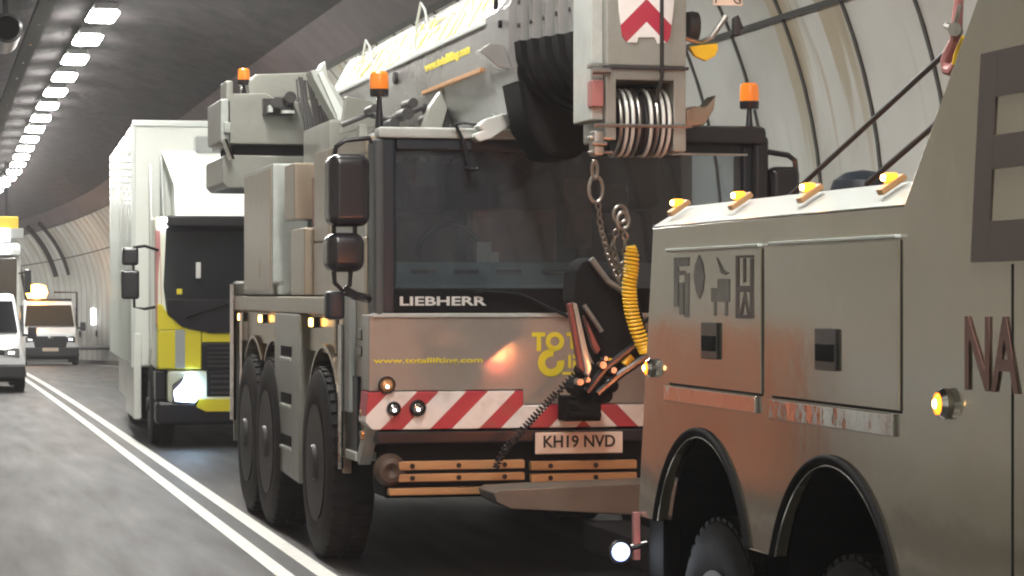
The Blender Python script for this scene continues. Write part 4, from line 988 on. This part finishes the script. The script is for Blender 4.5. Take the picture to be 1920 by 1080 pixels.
# ropes and hooks from the recovery boom
p = lambda px, py, X: (X, *FX(px, py, X))
Ya, za = FX(1785, 88, 4.2); 
rp = MB().tube([(4.2, Ya, za), (4.2, (Ya+14.2)/2, (za+1.72)/2-.02), (4.2, 14.2, FY(1235, 610, 14.2)[1])], .013, 8).build('winch_rope', 'rope')
tag(rp, 'longer black winch rope running from the red hook down past the crane mirror', 'rope', 'winch ropes')
Yb, zb3 = FX(1760, 228, 4.35); Yc, zc3 = FX(1625, 345, 4.45)
rp = MB().tube([(4.35, Yb, zb3), (4.45, Yc, zc3)], .014, 8).build('winch_rope', 'rope'); tag(rp, 'shorter black winch rope ending at the black dome on the recovery truck', 'rope', 'winch ropes')
hk = thing('tow_hook', 'worn red tow hook with a yellow latch at the end of the winch rope', 'hook', (4.2, Ya, za))
b_ = MB(); pts = [(4.2, *FX(px, py, 4.2)) for px, py in ((1800,-20),(1795,30),(1792,75),(1783,95),(1776,115),(1778,130),(1786,133),(1794,120),(1800,95))]
b_.tube(pts, lambda t: .018+.012*math.sin(t*3.1), 10); b_.build('hook_body', 'pink_paint', hk)
b_ = MB(); b_.tube([(4.18, *FX(px, py, 4.18)) for px, py in ((1806,70),(1798,85),(1791,105),(1788,120))], .009); b_.build('latch', 'hose_yellow', hk)
b_ = MB(); b_.cone((4.14, *FX(1790, 55, 4.14)), (4.26, *FX(1790, 55, 4.26)), .028); b_.tube([(4.2, *FX(1775, 48, 4.2)), (4.2, *FX(1800, 60, 4.2))], .016); b_.tube([(4.17, *FX(1800, 10, 4.17)), (4.17, *FX(1787, 60, 4.17))], .01); b_.build('shackle', 'chain_metal', hk)

# hanging chain
def chain(name, label, pts, big=(), r=.0065, L=.052):
    t = thing(name, label, 'chain', pts[0], 0, 'lifting chains at the crane front')
    b_ = MB(); P_ = [Vector(q) for q in pts]; flip = 0
    for a, c in zip(P_[:-1], P_[1:]):
        d = c-a; n = max(1, int(d.length/(L*.78)))
        for k in range(n):
            o = a+d*((k+.5)/n); q = MB(); q.torus((0,0,0), L*.32, L*.5, r, 'Y', 14, 6)
            rot = d.normalized().to_track_quat('Z', 'Y').to_matrix().to_4x4() @ Matrix.Rotation(R(90*(flip % 2)+20), 4, 'Z')
            q.xf(Matrix.Translation(o) @ rot); tmp = bpy.data.meshes.new('t'); q.bm.to_mesh(tmp); b_.bm.from_mesh(tmp); bpy.data.meshes.remove(tmp); q.bm.free(); flip += 1
    b_.build('chain_links', 'chain_metal', t)
    for px, py, rx_, rz_, Y in big:
        x_, z_ = FY(px, py, Y); MB().torus((x_, Y, z_), rx_, rz_, .011, 'Y', 24, 8).build('ring', 'chain_metal', t)
    return t
c3 = lambda px, py, Y: (FY(px, py, Y)[0], Y, FY(px, py, Y)[1])
chain('lifting_chain', 'long chain hanging from the boom head with one large oval ring', [c3(1121,378,13.9), c3(1126,425,13.95), c3(1140,478,14.05), c3(1160,528,14.15)], ((1117, 355, .042, .075, 13.85), (1115, 318, .016, .05, 13.8)))
chain('lifting_chain', 'short chain with two rings hanging above the yellow coiled hose', [c3(1157,430,14.0), c3(1148,460,14.05), c3(1158,500,14.1), c3(1166,535,14.15)], ((1163, 402, .04, .05, 14.0), (1168, 414, .035, .05, 13.96)))
chain('lifting_chain', 'thin chain dropping beside the yellow coiled hose', [c3(1172,436,14.02), c3(1172,480,14.06), c3(1163,530,14.1)], ())
# coiled hoses
def coil(name, label, pts, R1, turns, r, mt, cat='hose', group=None):
    P_ = [Vector(q) for q in pts]; 
    seg = [0]
    for a, c in zip(P_[:-1], P_[1:]): seg.append(seg[-1]+(c-a).length)
    def at(t):
        s_ = t*seg[-1]
        for i in range(len(P_)-1):
            if s_ <= seg[i+1] or i == len(P_)-2:
                u = (s_-seg[i])/(seg[i+1]-seg[i]); p0 = P_[max(i-1,0)]; p1 = P_[i]; p2 = P_[i+1]; p3 = P_[min(i+2, len(P_)-1)]
                return .5*((2*p1)+(p2-p0)*u+(2*p0-5*p1+4*p2-p3)*u*u+(3*p1-p0-3*p2+p3)*u**3)
    n = int(turns*12); L = []
    for k in range(n+1):
        t = k/n; c = at(t); d = (at(min(1, t+.01))-at(max(0, t-.01))).normalized(); u = d.cross(Vector((0,1,0))).normalized(); w = Vector((0,1,0))
        a = 2*math.pi*turns*t; rr = R1(t) if callable(R1) else R1
        L.append(c+(u*math.cos(a)+w*math.sin(a))*rr)
    o = MB().tube(L, r, 7).build(name, mt); tag(o, label, cat, group); return o
coil('air_hose', 'coiled yellow air hose drooping between the recovery truck and the crane', [c3(1184,462,13.9), c3(1184,500,13.9), c3(1180,545,13.9), c3(1188,600,13.9), c3(1212,660,13.85)], lambda t: .038 if t > .1 else .02+.018*t*10, 30, .0085, 'hose_yellow')
coil('brake_cable', 'black coiled cable slanting down across the crane number plate panel', [c3(1090,690,15.9), c3(1040,740,15.9), c3(985,800,15.9), c3(945,845,15.9), c3(930,878,15.95)], .022, 34, .006, 'black_plastic', 'cable')

# ------------------------------------------------------------------ box lorry behind the crane
LY = 30.9; lor = thing('box_lorry', 'tall white box lorry with a yellow and black cab and one glaring headlight', 'lorry', (4.0, LY, DZ(LY)), R(-2.2), world=False)
cw_ = 1.12
b_ = MB(); b_.box(-1.34, 1.2, 1.45, 9.4, .95, 4.14, .05, 3); b_.build('cargo_box', 'lorry_white', lor)
b_ = MB(); b_.box(-1.36, -1.3, 1.43, 1.5, .95, 4.1, .01); b_.box(1.16, 1.22, 1.43, 1.5, .95, 4.1, .01); b_.box(-1.34, 1.22, 1.42, 1.5, 4.08, 4.16, .01)
for k in range(12): b_.box(-1.36, -1.335, 1.9+.6*k, 1.96+.6*k, 1.0, 4.05)
b_.build('box_trim', 'white_and_lit', lor)
b_ = MB(); b_.box(-.55, .75, 1.15, 1.45, 3.72, 3.95, .03); b_.build('cooling_unit', 'lorry_grey', lor)
b_ = MB(); b_.loft([[(-.85, .35, 2.85), (.85, .35, 2.85), (.85, 1.35, 2.85), (-.85, 1.35, 2.85)], [(-.85, .7, 3.3), (.85, .7, 3.3), (.85, 1.35, 3.3), (-.85, 1.35, 3.3)], [(-.98, 1.2, 3.75), (.98, 1.2, 3.75), (.98, 1.35, 3.75), (-.98, 1.35, 3.75)]]); b_.build('roof_deflector', 'lorry_white', lor, smooth=False)
for s_ in (-1, 1):
    b_ = MB(); b_.prism([(.9, 1.2), (1.42, 1.0), (1.42, 3.6), (1.25, 3.5), (.95, 2.8)], 'X', s_*1.13, s_*1.1 , .008); b_.build('side_deflector', 'lorry_white', lor)
    b_ = MB(); b_.prism([(.75, 2.9), (1.38, 2.88), (1.38, 3.7), (1.28, 3.65)], 'X', s_*.99, s_*.96, .008); b_.build('deflector_fin', 'lorry_grey', lor)
b_ = MB(); b_.prism([(.06, .95), (.0, 1.35), (.02, 1.7), (.2, 2.75), (.35, 2.88), (1.35, 2.9), (1.35, .95)], 'X', -cw_, cw_, .06, 4); cabl = b_.build('cab', 'cab_pale', lor)
for s_ in (-1, 1): MB().box(min(s_*.55, s_*1.1), max(s_*.55, s_*1.1), -.045, .1, .97, 1.47, .03, 3).build('yellow_panel', 'lorry_yellow', cabl)
for s_ in (-1, 1): MB().prism([(s_*1.05, 1.45), (s_*.98, 1.45), (s_*1.0, 1.72), (s_*1.05, 2.75), (s_*1.1, 2.75), (s_*1.115, 1.6)], 'Y', .02, .3, .01).build('reflective_edge', 'lorry_yellow', cabl) if False else None
MB().box(-.55, .55, -.045, .1, 1.3, 1.44, .02).build('yellow_bar', 'lorry_yellow', cabl)
q = [(-.98, 1.66), (-.8, 1.5), (-.45, 1.42), (.45, 1.42), (.8, 1.5), (.98, 1.66), (1.02, 2.0), (.98, 2.72), (.85, 2.8), (-.85, 2.8), (-.98, 2.72), (-1.02, 2.0)]
b_ = MB(); b_.prism(q, 'Y', -.03, .03); 
for v in b_.bm.verts:
    v.co.y += max(0, (v.co.z-1.6))*.19-.02-(.0 if v.co.z > 1.6 else 0)
b_.build('windscreen', 'dark_glass', cabl)
b_ = MB(); b_.prism([(-.98, 1.66), (-.8, 1.5), (-.45, 1.42), (.45, 1.42), (.8, 1.5), (.98, 1.66), (.98, 1.84), (-.98, 1.84)], 'Y', -.07, -.03, .008); b_.build('scuttle', 'black_plastic', cabl)
b_ = MB(); b_.box(-.98, .98, -.02, .12, 2.74, 2.88, .03); b_.build('sun_visor', 'black_plastic', cabl)
b_ = MB(); b_.box(-.55, .55, -.05, .05, .95, 1.3, .03); b_.box(-.5, .5, -.055, .0, .62, .95, .02); b_.build('grille', 'black_plastic', lor)
b_ = MB(); b_.box(-.88, -.76, -.055, .0, .98, 1.46); b_.build('grey_stripe', 'lorry_grey', lor)
b_ = MB(); b_.box(-cw_, cw_, -.06, .4, .28, .58, .06, 3); b_.box(-cw_, -1.0, .0, .5, .58, .95, .02); b_.build('bumper', 'black_plastic', lor)
b_ = MB(); b_.box(-.98, .98, -.05, .3, .55, .96, .05); b_.build('lamp_panel', 'cab_pale', lor)
b_ = MB(); b_.prism([(-.62, .5), (-.5, .44), (.5, .44), (.62, .5), (.6, .6), (-.6, .6)], 'Y', -.075, .05, .01); b_.build('yellow_trim', 'lorry_yellow', lor)
for s_ in (-1, 1): MB().prism([(s_*1.1, 1.46), (s_*1.1, 1.78), (s_*1.04, 1.78), (s_*1.0, 1.7), (s_*.82, 1.56), (s_*.7, 1.46)], 'Y', -.05, .02, .01).build('yellow_corner', 'lorry_yellow', cabl)
b_ = MB()
for k in range(5): b_.box(-.48, .48, -.062, -.045, 1.0+.055*k, 1.02+.055*k)
for k in range(4): b_.box(-.44, .44, -.068, -.05, .66+.07*k, .69+.07*k)
b_.build('grille_bar', 'rim_dark', lor)
b_ = MB(); b_.tube([(-.75, -.09, 1.62), (-.1, -.07, 1.82), (.1, -.06, 2.0)], .012); b_.tube([(.05, -.09, 1.62), (.6, -.07, 1.82), (.75, -.06, 2.0)], .012); b_.pieces('wiper', 'black_dull', cabl)
MB().box(-.62, -.56, .0, .015, 2.1, 2.3, .01).build('paper_note', 'white_letter', cabl); MB().box(-.86, -.79, -.01, .005, 1.9, 1.97, .01).build('sticker', 'lorry_yellow', cabl)
for s_ in (-1, 1):
    o = MB().prism([(s_*.92, .56), (s_*.6, .56), (s_*.6, .86), (s_*.72, .92), (s_*.92, .78)], 'Y', -.09, -.05, .01).build('headlight', 'lamp_glass', lor)
    q = [(.88, .58), (.64, .56), (.56, .68), (.58, .8), (.66, .93), (.74, .93), (.8, .8), (.9, .7)]; MB().prism([(s_*a, c) for a, c in q], 'Y', -.11, -.088, .012).build('bulb', 'head_lit', o)
    b_ = MB(); b_.tube([(s_*1.08, .1, 2.45), (s_*1.25, .0, 2.5), (s_*1.4, -.02, 2.48)], .018); b_.tube([(s_*1.08, .1, 1.75), (s_*1.25, .0, 1.72), (s_*1.38, -.02, 1.74), (s_*1.4, -.02, 2.48)], .018); b_.pieces('mirror_arm', 'black_plastic', lor)
    b_ = MB(); b_.box(s_*1.43-.1, s_*1.43+.1, -.08, .08, 2.26, 2.48, .035, 3); b_.build('mirror', 'black_plastic', lor)
    b_ = MB(); b_.box(s_*1.43-.11, s_*1.43+.11, -.08, .08, 1.84, 2.2, .035, 3); b_.build('mirror', 'black_plastic', lor)
for s_ in (-1, 1):
    b_ = MB(); b_.prism([(s_*1.115, 1.5), (s_*1.04, 1.5), (s_*1.035, 1.75), (s_*1.05, 2.7), (s_*1.115, 2.7)], 'Y', .0, .25, .01)
    for v in b_.bm.verts: v.co.y += max(0, v.co.z-1.6)*.17
    b_.build('reflective_edge', 'pink_paint', cabl)
b_ = MB(); b_.box(-1.12, -1.125+.004, .25, .95, 1.75, 2.5); b_.build('side_window', 'dark_glass', cabl)
b_ = MB(); b_.box(-1.33, -1.22, 1.42, 3.6, .28, 1.4, .03); b_.box(-1.31, -1.27, 4.2, 6.5, .45, .95, .02); b_.pieces('side_guard', 'lorry_white', lor)
b_ = MB(); b_.box(-.45, .45, .3, 9.2, .55, .93); b_.cone((-1, .95, .5), (1, .95, .5), .1); b_.box(-1.0, 1.0, 1.6, 9.0, .75, .94); b_.build('chassis', 'black_dull', lor)
for y in (.95, 6.9): wheel(lor, -1.15, y, .5, .5, .3, -1); wheel(lor, 1.15, y, .5, .5, .3, 1)
for s_ in (-1, 1): MB().lathe([(0, -.02), (.035, -.01), (.035, 0), (0, 0)], (s_*1.02, .12, 2.83), 'Y', 14).build('marker_lamp', 'white_lit' if s_ < 0 else 'white_soft', lor)

# ------------------------------------------------------------------ vans and the far lorry
def van(name, label, loc, rz, w, h, length, brand, plate_m='plate_amber_lit'):
    t = thing(name, label, 'van', loc, rz, world=False); H = w/2
    s = h/2.3
    def sec(y, zb, zm, zt, wb, wm, wt_):
        return [(-wb, y, zb), (wb, y, zb), (wm, y, zm), (wt_, y, zt), (-wt_, y, zt), (-wm, y, zm)]
    b_ = MB(); rings = [sec(.0, .35*s, .62*s, .92*s, H*.8, H*.86, H*.74), sec(.12, .3*s, .7*s, 1.12*s, H*.92, H*.97, H*.84), sec(.9, .3*s, .85*s, 1.3*s, H*.96, H, H*.9), sec(1.0, .3*s, 1.0*s, 1.34*s, H*.96, H, H*.9),
        sec(1.75, .3*s, 1.1*s, 2.14*s, H*.96, H, H*.82), sec(2.0, .3*s, 1.2*s, 2.26*s, H*.96, H, H*.8), sec(length, .3*s, 1.2*s, 2.28*s, H*.96, H, H*.8)]
    b_.loft(rings); bmesh.ops.bevel(b_.bm, geom=[e for e in b_.bm.edges if e.calc_face_angle(0) > .6], offset=.04, segments=3, profile=.5, affect='EDGES')
    body_ = b_.build('body', 'van_white', t)
    # windscreen follows the slope between y 1.0 and 1.75
    z0, z1, ya_, yb_ = 1.36*s, 2.08*s, .985, 1.69
    b_ = MB(); V = [(-H*.84, ya_, z0), (H*.84, ya_, z0), (H*.76, yb_, z1), (-H*.76, yb_, z1)]; b_.loft([V, [(x, y-.035, z+.02) for x, y, z in V]]); b_.build('windscreen', 'brown_glass' if brand else 'dark_glass', body_)
    for s_ in (-1, 1):
        b_ = MB(); b_.prism([(1.15, 1.3*s), (1.75, 2.0*s), (2.5, 2.0*s), (2.5, 1.3*s)], 'X', s_*H*.93, s_*(H*.985)); b_.build('side_window', 'dark_glass', body_)
        o = MB().prism([(s_*H*.84, .8*s), (s_*H*.52, .84*s), (s_*H*.5, .95*s), (s_*H*.72, 1.03*s), (s_*H*.84, 1.0*s)], 'Y', -.02, .14, .015).build('headlight', 'lamp_glass', t)
        MB().box(s_*(H*.68)-.06, s_*(H*.68)+.06, -.035, -.02, .88*s, .94*s, .01).build('bulb', 'white_soft', o)
        b_ = MB(); b_.box(s_*(H+.14)-.09, s_*(H+.14)+.09, .95, 1.07, 1.2*s, 1.5*s, .03, 3); b_.tube([(s_*H*.95, 1.1, 1.3*s), (s_*(H+.12), 1.02, 1.28*s)], .03); b_.build('mirror', 'van_black', t)
    if brand:
        b_ = MB(); b_.prism([(-.6, .95*s), (-.52, .62*s), (.52, .62*s), (.6, .95*s), (.5, 1.03*s), (-.5, 1.03*s)], 'Y', -.05, .1, .02); gr = b_.build('grille', 'van_black', t)
        b_ = MB()
        for k in range(4): b_.box(-.5, .5, -.058, -.045, (.68+.08*k)*s, (.7+.08*k)*s)
        b_.build('grille_bar', 'black_plastic', gr)
        b_ = MB(); b_.lathe([(0, -.01), (.5, -.006), (.5, 0), (0, 0)], (0, 0, 0), 'Y', 24); b_.xf(Matrix.Translation((0, -.055, .97*s)) @ Matrix.Diagonal((.2, 1, .085, 1))); b_.build('badge', 'lamp_glass', gr)
    else:
        b_ = MB(); b_.box(-.55, .55, -.03, .1, .86*s, .98*s, .02); gr = b_.build('grille', 'van_black', t)
        MB().torus((0, -.04, .93*s), .07, .07, .012, 'Y', 24, 6).build('badge', 'lamp_glass', gr)
    b_ = MB(); b_.box(-H*.96, H*.96, -.06, .7, .3*s, .64*s, .06, 3); b_.build('bumper', 'van_black', t)
    pl_ = MB().box(-.27, .27, -.075, -.06, .5*s, .62*s, .01).build('number_plate', 'plate_amber_lit', t)
    b_ = MB(); b_.box(-H*.85, H*.85, .3, length-.2, .2, .4); b_.build('underbody', 'black_dull', t)
    for y in (.85, length-1.0): wheel(t, -H+.02, y, .34, .34, .22, -1); wheel(t, H-.02, y, .34, .34, .22, 1)
    return t
v1 = van('parked_van', 'white van with black bumper cut by the left edge, nearer of the two vans', (1.12+CX(51), 50.9, DZ(51)), 0, 2.0, 2.0, 5.0, False)
Yt = 86.0
v2 = van('parked_van', 'white van with wide black grille and a glowing amber beacon on its roof', (4.5+CX(Yt), Yt, DZ(Yt)), R(-1), 2.0, 2.25, 5.5, True)
bx, bz = FY(84, 545, Yt)
b_ = MB(); b_.lathe([(.0, 0), (.3, .03), (.38, .2), (.3, .45), (0, .52)], (-.4, 2.1, 2.28), 'Z', 24); b_.build('amber_beacon', 'amber_beam', v2)
b_ = MB(); b_.box(-.8, .8, 1.95, 2.25, 2.2, 2.28, .02); b_.tube([(1.0, 2.5, .9), (1.0, 2.5, 2.5), (.2, 2.5, 2.5)], .04); b_.build('roof_rack', 'van_black', v2)

# tall lorry in the left lane
fl = thing('tall_lorry', 'tall brown fronted lorry with lit roof lamps behind the white van at the left edge', 'lorry', (1.15+CX(63), 63, DZ(63)), 0, world=False)
b_ = MB(); b_.box(-1.25, 1.25, .2, 9, .7, 3.35, .08, 3); b_.build('body', 'lorry_white', fl)
b_ = MB(); b_.box(-1.15, 1.15, .1, .25, 1.55, 3.0, .04); b_.build('windscreen', 'brown_glass', fl)
b_ = MB(); b_.box(-1.25, 1.25, .02, .3, 3.03, 3.25, .06, 3); b_.build('roof_visor', 'white_and_lit', fl)
for s_ in (-1, 0, 1): MB().box(s_*.8-.18, s_*.8+.18, -.02, .03, 3.08, 3.2, .02).build('roof_lamp', 'white_soft', fl)
b_ = MB(); b_.box(-1.25, 1.25, .0, .3, .9, 1.5, .05); b_.build('front_panel', 'slat_tan', fl)
b_ = MB(); b_.box(.55, 1.2, -.02, .1, 1.0, 1.45, .03); b_.build('corner_panel', 'lorry_yellow', fl)
b_ = MB(); b_.box(-1.25, 1.25, -.05, .4, .3, .9, .05); b_.build('bumper', 'black_plastic', fl)
b_ = MB(); b_.box(1.33, 1.5, .0, .12, 2.1, 2.7, .04); b_.tube([(1.2, .2, 2.6), (1.4, .05, 2.65)], .02); b_.build('mirror', 'black_plastic', fl)
for y in (1.2, 6.8): wheel(fl, -1.2, y, .5, .5, .3, -1); wheel(fl, 1.2, y, .5, .5, .3, 1)
# lane sign over the left lane
x_, z_ = FY(12, 425, 75)
ls = thing('lane_sign', 'yellow edged lane sign hung under the ceiling at the left edge', 'sign', (x_, 75, z_), 0)
MB().box(x_-.35, x_+.35, 75, 75.15, z_-.1, z_+.3, .02).build('yellow_board', 'hose_yellow', ls)
MB().box(x_-.4, x_+.1, 74.9, 74.98, z_-.45, z_-.05, .02).build('lit_face', 'white_soft', ls)
MB().box(x_+.12, x_+.5, 74.95, 75.1, z_-.35, z_-.05, .02).build('lamp_box', 'lorry_grey', ls)
b_ = MB(); b_.tube([(x_, 75.1, z_+.3), (x_, 75.1, 6.2+DZ(75))], .03); b_.pieces('hanger', 'black_plastic', ls)
# unseen orange barrier, added to give the recovery truck's side its orange reflection
ob = thing('reflected_barrier', 'unseen orange barrier added for its reflection in the recovery truck', 'barrier', (-1.5, 25.5, .14))
b_ = MB(); b_.prism([(-1.66, .15), (-1.36, .15), (-1.4, .3), (-1.46, 1.6), (-1.54, 1.6), (-1.62, .3)], 'Y', 20.4, 25.5, .02); b_.build('panel', 'orange_reflected', ob)

# thin exhaust haze filling the tunnel
m = bpy.data.materials.new('haze'); m.use_nodes = True; nt = m.node_tree; nt.nodes.clear()
o = nt.nodes.new('ShaderNodeOutputMaterial'); v = nt.nodes.new('ShaderNodeVolumePrincipled')
v.inputs['Color'].default_value = (.95, .93, .95, 1); v.inputs['Density'].default_value = .0011; v.inputs['Anisotropy'].default_value = .3
nt.links.new(v.outputs[0], o.inputs['Volume']); MATS['haze'] = m
hz = MB().box(-22, 22, -70, 200, -6.5, 8).build('haze', 'haze', None, smooth=False); tag(hz, kind='stuff')
S.cycles.volume_bounces = 0
